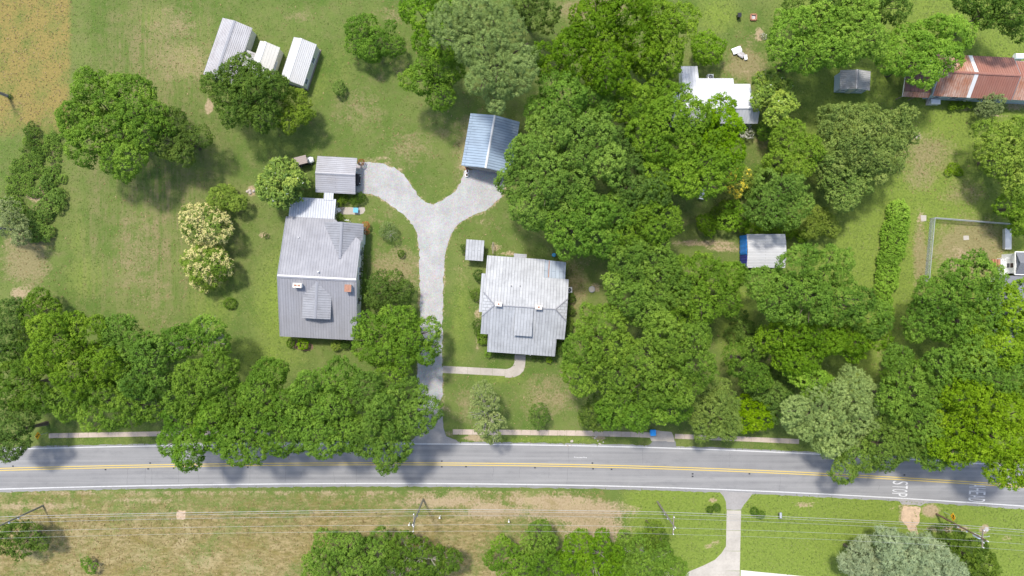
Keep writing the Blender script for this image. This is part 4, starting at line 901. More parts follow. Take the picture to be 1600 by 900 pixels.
# ------------------------------------------------------------------ vegetation kit
def quads_mesh(name, V, tint, mat, k=4):
    n = len(V)//k
    me = bpy.data.meshes.new(name)
    me.vertices.add(n*k); me.vertices.foreach_set('co', V.astype(np.float32).ravel())
    me.loops.add(n*k); me.loops.foreach_set('vertex_index', np.arange(n*k, dtype=np.int32))
    me.polygons.add(n); me.polygons.foreach_set('loop_start', (np.arange(n)*k).astype(np.int32))
    me.update(calc_edges=True)
    at = me.attributes.new('tint', 'FLOAT', 'FACE'); at.data.foreach_set('value', tint.astype(np.float32))
    me.materials.append(mat); return me
def unit(a): return a/np.maximum(np.linalg.norm(a, axis=-1, keepdims=True), 1e-9)
STY = {  # clump radius, clump spacing, leaf length, leaf width, leaves per m2 of clump, vertical squash, gap share, up bias, flower share, limb-end mass radius
 'broad':  dict(cr=.42, cs=.60, ll=.26, lw=.155, d=33, rz=.80, gap=.10, up=.30, fl=0, sub=1.55),
 'lime':   dict(cr=.42, cs=.60, ll=.26, lw=.16, d=33, rz=.80, gap=.10, up=.30, fl=0, sub=1.50),
 'deep':   dict(cr=.40, cs=.58, ll=.24, lw=.145, d=36, rz=.80, gap=.10, up=.30, fl=0, sub=1.25),
 'vine':   dict(cr=.40, cs=.56, ll=.26, lw=.18, d=33, rz=.80, gap=.05, up=.40, fl=0, sub=0),
 'weed':   dict(cr=.40, cs=.56, ll=.26, lw=.15, d=33, rz=.80, gap=.15, up=.30, fl=0, sub=0),
 'pine':   dict(cr=.40, cs=.62, ll=.32, lw=.075, d=52, rz=.75, gap=.12, up=.25, fl=0, sub=1.0),
 'chest':  dict(cr=.38, cs=.58, ll=.27, lw=.14, d=34, rz=.85, gap=.08, up=.35, fl=0, sub=1.0),
 'bloom':  dict(cr=.42, cs=.56, ll=.26, lw=.15, d=34, rz=.80, gap=.05, up=.55, fl=.55, sub=0),
 'bloomgreen': dict(cr=.42, cs=.56, ll=.26, lw=.15, d=34, rz=.80, gap=.05, up=.55, fl=.32, sub=0),
 'glossy': dict(cr=.45, cs=.66, ll=.40, lw=.21, d=18, rz=.85, gap=.08, up=.7, fl=.004, sub=.8),
 'blue':   dict(cr=.45, cs=.66, ll=.80, lw=.095, d=30, rz=.85, gap=.10, up=.35, fl=0, sub=.85),
 'cedar':  dict(cr=.36, cs=.52, ll=.30, lw=.10, d=38, rz=.90, gap=.08, up=.45, fl=0, sub=.8),
 'grey':   dict(cr=.40, cs=.66, ll=.24, lw=.14, d=36, rz=.80, gap=.22, up=.6, fl=0, sub=.9),
 'yellow': dict(cr=.40, cs=.60, ll=.28, lw=.16, d=30, rz=.80, gap=.12, up=.6, fl=.30, sub=0),
 'white':  dict(cr=.34, cs=.50, ll=.22, lw=.13, d=30, rz=.80, gap=.25, up=.6, fl=.35, sub=0),
 'red':    dict(cr=.30, cs=.42, ll=.22, lw=.13, d=34, rz=.80, gap=.1, up=.6, fl=0, sub=0),
}
def fib(n, lo, g):
    i = np.arange(n)+0.5; cz = 1-i/n*(1-lo); ph = i*2.399963+g.uniform(0, 6.28)
    sn = np.sqrt(np.maximum(0, 1-cz**2)); return np.stack([sn*np.cos(ph), sn*np.sin(ph), cz], 1)
def crown(blobs, sty, g, dens=1.0, fine=1.0):
    """blobs: list of (x, y, z, r, rz) ellipsoids. Each carries limb-end masses on its shell, each of those leaf clumps on its own dome"""
    s = STY[sty]; B = np.array(blobs, float); sub = []        # x y z r rz, outward dir, sparse flag
    for bi, (bx, by, bz, r, rz) in enumerate(blobs):
        rs = s['sub']*fine**.5
        if not s['sub'] or r < rs*1.5:
            sub.append((bx, by, bz, r*.92, rz*.92, 0, 0, 1, 0)); continue
        n = max(5, int(2*math.pi*r*r*1.18/(rs*1.95)**2)); d = fib(n, -.28, g)
        d = unit(d+g.normal(0, .20, d.shape)); ra = rs*g.uniform(.60, 1.30, n)
        wob = np.ones(n)
        for _ in range(3):
            k = unit(g.normal(0, 1, 3))*g.uniform(1.5, 3.5); wob += 0.07*np.sin(d@k+g.uniform(0, 6.28))
        rad = np.maximum(r*wob*g.uniform(.76, 1.10, n)-ra*g.uniform(.65, .95, n), r*.2)
        p = np.stack([bx+d[:, 0]*rad, by+d[:, 1]*rad, bz+d[:, 2]*rad*rz/r], 1)
        ok = np.ones(n, bool)
        for bj in range(len(B)):
            if bj == bi: continue
            q = (p-B[bj, :3])/np.array([B[bj, 3], B[bj, 3], B[bj, 4]]); ok &= (q**2).sum(1) > 0.42
        for k in np.nonzero(ok)[0]: sub.append((*p[k], ra[k]*.93, ra[k]*1.05, *d[k], 0))
        sub.append((bx, by, bz-.35*rz, r*.56, rz*.45, 0, 0, 1, 1))
    SB = np.array(sub); CP = []; CD = []; CR = []; CT = []
    for si, (bx, by, bz, r, rz, ox, oy, oz, core) in enumerate(sub):
        small = min(1.0, .55+r*.35); cs = s['cs']*fine*small*(1.5 if core else 1)
        n = max(5, int(4*math.pi*r*r*0.74/cs**2)); d = fib(n, -.5, g)
        if core == 0 and s['sub'] and (ox or oy):             # dome axis leans outwards
            up = unit(np.array([ox, oy, oz+.8])); u = unit(np.cross(up, [0.3, 1, .1])); w = np.cross(u, up)
            d = d[:, :1]*u+d[:, 1:2]*w+d[:, 2:]*up
        d = unit(d+g.normal(0, .22*cs/max(r, .3), d.shape))
        wob = np.ones(n)
        for _ in range(3):
            k = unit(g.normal(0, 1, 3))*g.uniform(2.0, 5.0); wob += 0.07*np.sin(d@k+g.uniform(0, 6.28))
        rad = r*wob*g.uniform(0.80, 1.05, n)
        p = np.stack([bx+d[:, 0]*rad, by+d[:, 1]*rad, bz+d[:, 2]*rad*rz/r], 1)
        ok = (g.uniform(0, 1, n) > s['gap']) & (p[:, 2] > .12)
        o = SB[:, 8] < .5; o[si] = False
        if o.any():
            q = (p[:, None, :]-SB[None, o, :3])/np.stack([SB[o, 3], SB[o, 3], SB[o, 4]], 1)[None]
            ok &= ~((q**2).sum(2) < .55).any(1)
        m = int(ok.sum())
        CP.append(p[ok]); CD.append(d[ok]); CR.append(s['cr']*fine*small*g.uniform(.65, 1.3, m)); CT.append(np.full(m, g.normal(0, .15)))
    CP = np.concatenate(CP); CD = np.concatenate(CD); CR = np.concatenate(CR); CT = np.concatenate(CT); nc = len(CP)
    cnt = np.maximum(4, (s['d']*dens/fine**2*2*math.pi*CR**2*0.64).astype(int)); idx = np.repeat(np.arange(nc), cnt); n = len(idx)
    axis = unit(CD*0.8+np.array([0, 0, 0.75]))[idx]
    v = unit(g.normal(0, 1, (n, 3))); v = unit(v+axis*0.75)              # a dome facing out and up
    rad = CR[idx]*np.sqrt(g.uniform(0.25, 1.0, n))*g.uniform(0.8, 1.12, n)
    pos = CP[idx]+v*rad[:, None]*np.array([1, 1, s['rz']])
    nrm = unit(v*(1-s['up'])+np.array([0, 0, s['up']])+g.normal(0, 0.33, (n, 3)))
    ld = unit(v+g.normal(0, 0.55, (n, 3))+np.array([0, 0, -0.25])); ld = unit(ld-nrm*(ld*nrm).sum(1, keepdims=True))
    sd = np.cross(nrm, ld)
    ll = (s['ll']*fine*g.uniform(0.65, 1.3, n))[:, None]; lw = (s['lw']*fine*g.uniform(0.7, 1.25, n))[:, None]
    V = np.empty((n, 3, 3)); V[:, 2] = pos+ld*ll*0.55
    V[:, 0] = pos-ld*ll*0.4-sd*lw*0.55; V[:, 1] = pos-ld*ll*0.4+sd*lw*0.55
    tint = np.clip(0.5+CT[idx]+g.normal(0, 0.10, nc)[idx]+g.normal(0, 0.09, n), 0, 1)
    if s['fl']:
        low = np.sin(CP[:, 0]*1.3+CP[:, 1]*0.9)*0.22
        fc = (g.uniform(0, 1, nc)+low*(s['fl'] > .1)) < s['fl']*1.5
        fl = fc[idx] & (g.uniform(0, 1, n) < 0.72) if s['fl'] > .1 else g.uniform(0, 1, n) < s['fl']
        tint = np.where(fl, 2.0, tint)
    return V.reshape(-1, 3), tint

seedc = [100]; NQ = [0]; L['bloomgreen'] = L['bloom']
SNAG = {'grey': 3}
def plant(name, label, cat, sty, H, px, group=None, squash=0.72, trunk=True, dens=1.0, fine=1.0, flat=0.28, bark='bark', twigs=0, low=False):
    """px: crown masses as (x, y, r) in the photo; H = height of the top"""
    seedc[0] += 1; g = np.random.default_rng(seedc[0]); rr = random.Random(seedc[0])
    mx = sum(b[0] for b in px)/len(px); my = sum(b[1] for b in px)/len(px)
    bl = []
    for (x, y, r) in px:
        rm = r/10.0; dist = math.hypot(x-mx, y-my)/10.0
        if low: zc = max(0.2, H-rm*squash)
        else: zc = max(H*0.30, H-rm*squash-flat*dist-(rr.uniform(0, 0.12*H) if len(px) > 1 else 0))
        zc = max(zc, rm*0.15+0.1)
        a, b = P(x, y, zc); f = 1-zc/CAMH
        bl.append((a, b, zc, rm*f, max(rm*f*squash, 0.25)))
    bx = sum(b[0] for b in bl)/len(bl); by = sum(b[1] for b in bl)/len(bl)
    root = empty(name, (bx, by, 0), 0, label, cat, group)
    loc = [(a-bx, b-by, c, d, e) for a, b, c, d, e in bl]
    V, t = crown(loc, sty, g, dens, fine); NQ[0] += len(t)
    add('foliage' if not trunk else 'crown', quads_mesh('crown', V, t, L[sty], 3), None, root)
    mb = MB(); wx, wy = rr.uniform(-.3, .3), rr.uniform(-.3, .3)
    zt = min(b[2] for b in loc)*0.7; zt = max(zt, 0.25)
    tr = 0.028*H if trunk else 0.02*H+0.01
    mb.tube([(0, 0, -0.05), (wx*.3, wy*.3, zt*.35), (wx, wy, zt)], [tr*1.35, tr, tr*.75], 8 if trunk else 5)
    for (a, b, c, d, e) in loc:
        m1 = Vector((wx+(a-wx)*.45, wy+(b-wy)*.45, zt+(c-zt)*.6))
        mb.tube([(wx, wy, zt*0.96), m1, (a, b, c+e*0.35)], [tr*.5, tr*.32, tr*.12], 5)
        for _ in range(2 + twigs):
            an = rr.uniform(0, 6.28); q = (a+math.cos(an)*d*.85, b+math.sin(an)*d*.85, c+e*rr.uniform(.2, .75 if twigs else .45))
            mb.tube([m1, ((m1.x+q[0])/2, (m1.y+q[1])/2, (m1.z+q[2])/2+.25), q], [tr*.28, tr*.2, tr*.07], 4)
    mb.build('trunk' if trunk else 'stem', M[bark], root)
    return root
def tree(label, sty, H, px, name='shade_tree', group=None, **k): return plant(name, label, 'tree', sty, H, px, group, **k)
def bush(label, sty, H, px, name='shrub', group=None, **k):
    k.setdefault('fine', 0.6); k.setdefault('low', True)
    return plant(name, label, 'shrub', sty, H, px, group, trunk=False, **k)

def scatter(pts, n, jx, r0, r1, seed):
    r2 = random.Random(seed); out = []
    for i in range(n):
        t = r2.random()*(len(pts)-1); k = int(t); f = t-k
        x = pts[k][0]+(pts[k+1][0]-pts[k][0])*f+r2.gauss(0, jx); y = pts[k][1]+(pts[k+1][1]-pts[k][1])*f+r2.gauss(0, jx); out.append((x, y, r2.uniform(r0, r1)))
    return out
# ------------------------------------------------------------------ trees, top left
tree('big spreading shade tree alone on the striped lawn', 'broad', 13, [(150,150,44),(205,148,42),(118,193,34),(168,200,50),(222,205,42),(192,248,36),(225,168,34),(130,225,30)])
tree('smaller tree joined to the right side of the big lawn tree', 'deep', 9.5, [(268,192,32),(300,212,26),(288,240,24),(262,225,28)], dens=.9)
tree('dense tree in front of the three sheds', 'deep', 11, [(375,118,36),(345,140,27),(400,148,42),(412,180,30),(368,172,30),(430,135,24)])
tree('paler feathery tree just right of the tree by the sheds', 'cedar', 7.5, [(462,158,24),(448,185,22),(474,180,14)])
tree('low open fruit tree alone on the upper lawn', 'broad', 6, [(562,48,24),(598,60,25),(578,78,22),(616,70,18),(555,66,18),(575,35,16)], 'fruit_tree', fine=.8, dens=.85)
bush('round clipped bush alone on the upper lawn', 'weed', 2.0, [(529,136,11),(530,131,7),(528,141,7)], fine=.5)
tree('tall grey green pine left of the blue roofed garage', 'pine', 19, [(700,40,36),(745,32,42),(790,42,36),(812,88,28),(750,80,40),(795,118,36),(752,122,26),(775,150,24)], 'pine_tree', flat=.15)
tree('green tree behind the pine at the top edge', 'broad', 13, [(655,20,34),(690,5,26),(672,55,28),(690,80,20)])
tree('rounded tree tucked under the left side of the pine', 'broad', 11, [(655,125,26),(690,108,30),(688,148,24),(668,95,20)])
tree('dark broadleaf tree between pine and grove at the top', 'deep', 11, [(840,20,30),(815,2,24)], fine=1.2)
# grove in the middle
tree('tallest pale tree at the top of the central grove', 'broad', 18, [(925,45,44),(975,22,42),(1000,70,42),(895,75,42),(945,105,46),(868,98,32),(960,-10,36)])
tree('bright tree in the upper right of the central grove', 'lime', 16, [(1048,48,40),(1045,88,28),(1025,18,28),(1025,100,32),(1070,25,22)])
tree('grove tree above the blue roofed garage corner', 'broad', 15, [(885,150,38),(845,170,26),(930,160,36),(865,130,26)])
tree('spreading tree leaning over the garage roof', 'broad', 17, [(868,205,40),(832,240,36),(905,240,42),(850,285,44),(800,285,32),(925,205,36),(895,300,42),(825,320,34),(945,255,34)])
tree('grove tree in front of the white roofed house', 'broad', 16, [(1000,165,44),(1045,185,40),(1082,185,32),(1060,225,44),(1015,215,38),(1050,150,28)])
tree('round tree crown overhanging the white metal roof', 'lime', 14, [(1126,172,28),(1132,202,28),(1108,212,32),(1142,238,24)])
tree('tree in the lower right corner of the central grove', 'broad', 15, [(1110,250,38),(1075,275,36),(1140,262,24),(1105,285,26),(1035,270,36)])
tree('dark tree deep in the middle of the central grove', 'deep', 14, [(980,265,36),(985,300,34),(1020,300,30),(965,225,28)], fine=1.2)
tree('grove tree above the bungalow', 'broad', 15, [(875,345,36),(920,335,40),(965,330,36),(895,375,30),(935,375,30),(848,340,22)])
tree('grove tree beside the gravel patch track', 'broad', 14, [(1010,335,38),(1045,345,24),(985,365,32),(1025,360,26)])
tree('wide tree right of the bungalow', 'broad', 15, [(980,415,38),(1025,410,40),(990,462,36),(1040,455,42),(965,440,26),(1010,490,34)])
tree('tree spreading left of the tarp shelter', 'broad', 13, [(1080,430,38),(1118,440,34),(1090,475,36),(1140,430,26),(1060,490,32),(1135,468,24)])
tree('tree behind the yard at the bungalow corner', 'broad', 14, [(940,505,38),(915,555,36),(960,545,36),(905,590,26)])
tree('tall tree at the bottom of the central grove', 'broad', 16, [(1010,560,42),(1060,540,38),(1090,570,30),(1020,605,40),(1060,610,36),(970,595,40),(1085,530,28),(1030,520,30)])
tree('tree shading the blue bin by the sidewalk', 'broad', 13, [(985,640,34),(1035,635,30),(960,640,26),(995,655,22),(1060,640,24)])
tree('small dark tree left of the blue bin', 'deep', 8, [(925,650,20),(945,655,22),(935,635,18)])
tree('yellow green cedar by the sidewalk', 'cedar', 9, [(1120,640,38),(1105,665,28),(1135,665,26),(1120,610,24)], 'cedar_tree')
bush('bright leafy shrub between the cedar and the rounded pine', 'lime', 5, [(1180,640,26),(1175,660,22),(1195,655,18),(1165,635,18)], fine=.75)
tree('dark drooping evergreen in the shade left of the stop crossing trees', 'deep', 10, [(1165,570,26),(1150,555,20),(1185,590,24),(1175,545,20)], 'evergreen_tree')
tree('dark evergreen behind the bright leafy shrub', 'deep', 7, [(1190,610,22),(1215,620,22),(1220,645,18)], 'evergreen_tree')
# right side
tree('large tree below the tarp shelter', 'broad', 16, [(1250,412,36),(1298,418,36),(1215,465,38),(1265,468,42),(1320,470,38),(1360,500,32),(1345,470,26),(1190,440,26)])
tree('tree leaning to the meadow path beside the hedge', 'broad', 13, [(1235,525,38),(1290,525,40),(1245,560,32),(1335,535,32),(1370,525,22),(1205,530,24)])
tree('tree above the rounded pine', 'lime', 11, [(1262,590,26),(1248,575,22),(1282,600,20),(1270,610,18)])
tree('rounded grey green pine by the road', 'pine', 13, [(1290,635,44),(1335,625,40),(1258,652,36),(1312,678,40),(1352,655,30),(1330,600,26),(1240,640,22)], 'pine_tree', fine=.85)
tree('tree overhanging the road by the rounded pine', 'broad', 13, [(1345,715,34),(1385,695,36),(1320,735,22),(1390,655,34),(1415,690,26),(1385,715,22)])
tree('tree above the stop lettering', 'broad', 15, [(1425,620,38),(1440,665,38),(1395,620,28),(1455,700,34),(1420,590,26),(1405,560,24)])
tree('tallest tree overhanging the ahead lettering', 'lime', 17, [(1510,615,44),(1555,640,44),(1500,665,42),(1540,690,40),(1580,690,40),(1590,640,40),(1565,730,32),(1600,730,34),(1505,705,28),(1480,690,30)])
tree('tree in the lower right grove beside the shingle house', 'broad', 16, [(1475,575,38),(1520,570,40),(1560,590,36),(1595,590,36),(1460,610,30),(1620,560,36)])
tree('wide tree below the fenced dog yard', 'broad', 15, [(1508,425,34),(1470,465,38),(1525,465,42),(1445,500,32),(1495,510,42),(1540,440,28),(1540,505,36)])
tree('bright tree against the shingle house', 'lime', 15, [(1570,480,38),(1585,515,36),(1610,470,34),(1530,540,34),(1570,545,30)])
bush('small leafy thicket at the meadow path end', 'broad', 4.5, [(1408,565,22),(1430,580,22),(1395,590,18)], fine=.9)
# upper right
tree('coarse dark round tree above the lawn', 'chest', 12, [(1350,200,44),(1392,203,40),(1305,188,32),(1375,240,36),(1335,235,34)], 'chestnut_tree', squash=.8)
tree('coarse tree in front of the dark round one', 'chest', 10, [(1312,280,42),(1340,285,28),(1300,245,30),(1320,310,26)], 'chestnut_tree', squash=.8)
tree('yellow green tree left of the coarse round trees', 'lime', 11, [(1232,218,32),(1262,235,28),(1222,250,26),(1250,258,26)])
tree('leafy tree above the tarp shelter', 'broad', 11, [(1208,305,34),(1238,328,28),(1190,325,24),(1232,292,30),(1205,335,22)])
bush('dark shrub right of the tarp shelter', 'cedar', 4, [(1285,345,22),(1270,360,18),(1300,360,14)], fine=.8)
tree('glossy tree right of the white metal roof', 'glossy', 9, [(1205,138,28),(1222,160,24),(1192,150,22),(1215,180,18)], 'magnolia_tree')
tree('bright tree with two crowns above the weathered shed', 'lime', 15, [(1240,48,38),(1290,45,40),(1265,82,38),(1302,80,26),(1225,80,26)])
tree('bright tree top between the two upper right trees', 'lime', 15, [(1340,42,38),(1365,65,28),(1350,15,26),(1330,70,26)])
tree('bright tree overhanging the rusty roof', 'lime', 14, [(1420,80,38),(1462,55,40),(1492,62,28),(1440,105,32),(1395,95,28),(1475,90,28)])
tree('dark tree at the top edge behind the bright pair', 'deep', 14, [(1300,5,36),(1260,-5,30),(1400,15,28),(1370,0,34)], fine=1.2)
tree('dark tree in the top right corner', 'deep', 13, [(1540,10,34),(1580,20,34),(1560,-10,30),(1600,45,20),(1510,0,20)], fine=1.2)
bush('bright shrub at the corner of the white metal roof', 'lime', 4.5, [(1105,78,22),(1120,70,14),(1095,68,16)], fine=.8)
tree('small round tree casting a shadow beside the rusty roof', 'grey', 4.5, [(1548,165,20),(1540,172,14),(1556,158,13)], fine=.7)
tree('large coarse tree on the right edge above the lawn', 'chest', 11, [(1562,218,34),(1595,205,34),(1568,255,34),(1600,250,36),(1585,285,26)], 'chestnut_tree')
tree('small bright tree on the right edge by the dog yard', 'broad', 8, [(1588,322,26),(1605,345,26),(1595,300,18)])
bush('yellow flowering shrub below the central grove', 'yellow', 4, [(1158,280,18),(1148,295,16),(1165,270,10)], fine=.7)
bush('lime shrub in the clearing above the track', 'lime', 3.5, [(1140,345,18),(1158,340,16),(1148,325,13)], fine=.8)
bush('leafy shrub left of the lime shrub in the clearing', 'broad', 3, [(1105,350,15),(1098,345,10),(1110,362,9)], fine=.7)
bush('dark low shrub under the white metal roof', 'deep', 2.5, [(1135,325,14),(1120,335,12)])
bush('white flowering shrub below the white metal roof', 'white', 2, [(1165,203,11),(1172,208,8)])
bush('low brush in the shade right of the yellow shrub', 'broad', 2.5, [(1180,285,14),(1175,300,12),(1190,270,12)], fine=.8)
bush('weedy brush behind the tarp shelter', 'broad', 2.2, scatter([(1170,350),(1200,352),(1240,355),(1255,375)], 16, 5, 6, 12, 9), fine=.8)
bush('undergrowth below the white flowering shrub', 'lime', 1.6, scatter([(1185,205),(1195,195),(1200,225)], 10, 5, 5, 10, 10), fine=.7)
bush('dark undergrowth between the right grove trees', 'deep', 2.2, scatter([(1150,500),(1175,515),(1195,560),(1230,590)], 18, 8, 8, 15, 11), fine=.9)
# left middle
tree('glossy magnolia beside the carport', 'glossy', 8, [(438,270,30),(450,292,28),(425,292,26),(440,308,22),(454,282,16)], 'magnolia_tree', squash=.85)
tree('upper of two round trees covered in cream blossom', 'bloom', 7, [(321,349,37),(338,356,24)], 'blossom_tree', squash=.95)
tree('lower of two round trees covered in cream blossom', 'bloomgreen', 7, [(319,416,36),(340,414,24)], 'blossom_tree', squash=.95)
bush('green bush behind the blossom trees', 'cedar', 3.5, [(352,308,24),(372,315,16),(340,318,14)], fine=.8)
bush('small round bush in a bare ring on the lawn', 'deep', 1.2, [(358,475,9.5)], fine=.5)
bush('tiny plant in a dirt patch left of the farmhouse', 'deep', .8, [(414,367,4)], fine=.4)
tree('dark fine leaved tree right of the farmhouse', 'deep', 6, [(605,452,28),(625,460,22),(590,465,20),(615,438,18)], dens=.8)
bush('sparse grey twiggy shrub between farmhouse and drive', 'grey', 2.4, [(605,360,16),(612,368,10)], dens=.45, bark='barkpale', twigs=8)
bush('small round bush on the grass island by the drive', 'deep', 1.1, [(626,396,6)], fine=.45)
tree('full tree overhanging the gravel drive by the farmhouse', 'broad', 11, [(620,502,34),(588,535,36),(640,535,38),(615,562,34),(575,510,24),(665,518,24),(660,550,28),(610,590,24)], twigs=2)
# row along the road, left
tree('leftmost tall tree of the roadside row', 'broad', 15, [(90,530,38),(130,520,36),(110,580,40),(160,570,38),(60,512,20),(75,560,26)])
tree('second tall tree of the roadside row', 'broad', 14, [(195,535,42),(235,560,36),(215,590,36),(180,515,24),(245,595,26)])
tree('roadside tree above the left sidewalk', 'broad', 13, [(115,625,34),(165,625,38),(205,630,34),(145,650,24),(230,635,24)])
tree('tree with a bare dead branch in the roadside row', 'broad', 12, [(290,530,30),(325,515,30),(335,540,24),(275,545,20)], twigs=3, bark='barkpale')
tree('tree of the roadside row left of the farmhouse lawn', 'broad', 14, [(340,580,36),(305,595,36),(350,620,34),(290,620,30)])
tree('low tree drooping over the road edge line', 'broad', 13, [(285,660,36),(300,695,34),(345,680,34),(265,690,22),(330,650,28)])
tree('tree of the row in front of the farmhouse', 'broad', 15, [(405,610,36),(445,645,42),(400,665,38),(445,690,34),(390,700,30),(420,585,26),(370,690,26)])
tree('dense tree of the row beyond the farmhouse porch', 'broad', 15, [(480,605,32),(515,635,42),(500,680,36),(530,595,32),(470,660,30),(545,680,34)])
tree('last tree of the row overhanging the drive mouth', 'broad', 15, [(570,610,38),(605,645,44),(570,680,38),(615,695,36),(650,650,36),(640,615,30),(670,640,22),(605,720,22)])
# left edge thicket
tree('dark tree in the left thicket above the road', 'deep', 11, [(35,615,32),(15,590,30),(60,620,24),(40,580,24)])
tree('dark tree hanging over the road at the left edge', 'deep', 10, [(15,670,30),(30,650,22),(5,700,26),(25,688,20)])
bush('dark leafy sapling at the lawn corner of the thicket', 'broad', 5, [(60,475,24),(45,490,20),(75,490,18)], fine=.8)
bush('dark shrub at the far left above the thicket', 'deep', 5, [(12,500,24),(8,530,18),(25,480,16)], fine=.9)
bush('brush in deep shade on the left edge', 'deep', 4, [(30,545,24),(50,555,16),(10,555,16)], fine=.9)
bush('pale green sapling among the left brambles', 'grey', 5, [(18,350,26),(10,325,20),(30,370,18)], fine=.9)
bush('bramble thicket on the left field edge', 'weed', 1.3, scatter([(80,300),(74,330),(55,350),(70,375),(40,355),(20,345)], 44, 8, 6, 14, 1), fine=.75)
bush('narrow bramble strip along the lawn edge', 'weed', 0.6, scatter([(84,205),(82,250),(80,280),(84,310),(70,260)], 44, 7, 3, 7, 2), fine=.6)
bush('weedy bramble patch left of the narrow strip', 'weed', 0.7, scatter([(64,235),(45,270),(22,300),(10,310),(35,265),(60,215),(40,290)], 90, 12, 3, 9, 3), fine=.6)
bush('dark weed clump at the field corner', 'deep', 1.2, scatter([(50,195),(48,215),(55,235)], 14, 5, 3, 7, 4), fine=.6)
# bottom
tree('wide round grove tree at the bottom left of centre', 'broad', 9, [(510,865,34),(545,850,28),(590,862,36),(560,885,30),(500,890,26)], fine=.85)
tree('right half of the bottom grove with grey bare twigs', 'deep', 9, [(630,858,34),(668,872,34),(700,878,22),(640,890,30),(610,895,24)], fine=1.1, twigs=3, bark='barkpale')
tree('pointed bright tree on the left of the second bottom grove', 'broad', 8, [(845,832,20),(835,850,20),(855,848,16)], fine=.8)
tree('broad tree of the second bottom grove', 'broad', 9, [(790,875,30),(840,872,34),(815,890,26),(870,890,30)], fine=.85)
tree('middle tree of the second bottom grove with grey twigs', 'broad', 9, [(905,860,32),(945,862,30),(925,888,34),(960,885,26)], fine=.85, twigs=3, bark='barkpale')
tree('rightmost tree of the second bottom grove', 'broad', 8.5, [(995,862,32),(1030,872,28),(1010,892,32),(1055,890,20),(980,885,24)], fine=.85, twigs=2, bark='barkpale')
tree('slim pointed tree at the tip of the second bottom grove', 'deep', 7.5, [(1022,828,15),(1032,842,15),(1018,845,14)], fine=.8)
tree('left mass of the silvery blue cedar', 'blue', 7, [(1345,865,22),(1370,880,26),(1340,885,20),(1320,876,9),(1350,848,10)], 'blue_cedar')
tree('tall middle mass of the silvery blue cedar', 'blue', 8.5, [(1395,850,24),(1425,865,28),(1400,880,28),(1440,890,26),(1385,835,14)], 'blue_cedar')
tree('right mass of the silvery blue cedar', 'blue', 8, [(1460,870,26),(1485,890,24),(1450,852,18),(1475,905,22)], 'blue_cedar')
tree('dark tree right of the silvery blue cedar', 'deep', 7, [(1485,845,22),(1515,862,26),(1540,882,22),(1510,885,22)])
tree('round dark tree at the lower left edge', 'deep', 6, [(22,835,22),(45,838,20),(10,850,18),(60,848,14),(30,855,18)], fine=1.1)
bush('green bush in the dry grass at the bottom left corner', 'broad', 2, [(140,888,10),(132,880,8)], fine=.7)
tree('open grey green oak with dead twigs by the sidewalk', 'grey', 9, [(752,615,20),(768,630,16),(748,640,18),(772,660,18),(755,668,16),(770,682,12)], 'oak_tree', twigs=5, bark='barkpale', dens=1.1)
tree('small dark cedar on the front lawn', 'deep', 4.5, [(842,645,15),(838,655,12),(848,652,11),(842,664,8)], 'cedar_tree', fine=.8, dens=.7)
# foundation planting
bush('left round bush at the farmhouse porch', 'deep', 1.3, [(453,537,7)], fine=.5)
bush('bright round bush at the farmhouse porch', 'lime', 1.4, [(473,538,9)], fine=.5)
bush('dull bush at the middle of the farmhouse porch', 'cedar', 1.3, [(524,541,8)], fine=.5)
bush('dark bush at the right end of the farmhouse porch', 'deep', 1.4, [(539,537,8)], fine=.5)
bush('shrubs against the upper part of the farmhouse side wall', 'deep', 1.6, [(567,402,6),(568,412,6),(566,391,5),(568,422,5)], fine=.5)
bush('shrubs against the lower part of the farmhouse side wall', 'broad', 1.7, [(567,440,7),(566,452,7),(565,465,6),(566,430,6)], fine=.5)
bush('dry brown shrub at the farmhouse rear corner', 'red', 1.5, [(571,352,6),(572,362,5)], fine=.5)
bush('russet bush at the carport corner', 'red', 1.4, [(563,253,5.5)], fine=.45)
bush('dark bush below the carport opening', 'deep', 1.6, [(561,308,9),(552,313,7)], fine=.5)
bush('dark planting behind the link roof', 'deep', 1.4, [(536,309,8),(528,318,6),(529,338,6)], fine=.5)
bush('upper clipped bush on the left side of the bungalow', 'deep', 1.7, [(747,430,9)], fine=.5)
bush('lower clipped bush on the left side of the bungalow', 'deep', 1.8, [(744,460,10)], fine=.5)
bush('dark bush at the bay corner of the bungalow', 'deep', 1.6, [(747,508,9),(746,518,6)], fine=.5)
bush('green bush left of the bungalow porch', 'broad', 1.5, [(754,530,9),(750,522,6)], fine=.5)
bush('golden bush at the left porch corner of the bungalow', 'lime', 1.1, [(763,553,6)], fine=.45)
bush('yellow bush at the right porch corner of the bungalow', 'lime', 1.0, [(858,562,5)], fine=.45)
bush('low dark hedge along the bungalow porch', 'deep', .9, [(776,554,4),(785,555,4),(795,556,4),(835,560,4),(845,561,4)], fine=.45)
bush('dark bush at the right rear of the bungalow', 'deep', 1.5, [(893,465,7)], fine=.5)
bush('dark bush at the right front of the bungalow', 'deep', 1.7, [(891,485,8),(890,503,8),(888,515,7)], fine=.5)
bush('dark shrub in the notch beside the bungalow porch', 'deep', 1.5, [(876,540,8),(874,550,6)], fine=.5)
bush('ivy clump left of the wellhouse', 'deep', 1.0, [(724,392,4),(723,385,4)], fine=.45)
bush('left of two small round bushes by the right driveway', 'deep', 1.3, [(1110.5,797,6)], fine=.45)
bush('right of two small round bushes by the right driveway', 'deep', 1.3, [(1121,793,6),(1123,797,4)], fine=.45)
bush('double bush on the right of the concrete driveway', 'deep', 1.3, [(1180,800,7),(1190,805,7)], fine=.45)
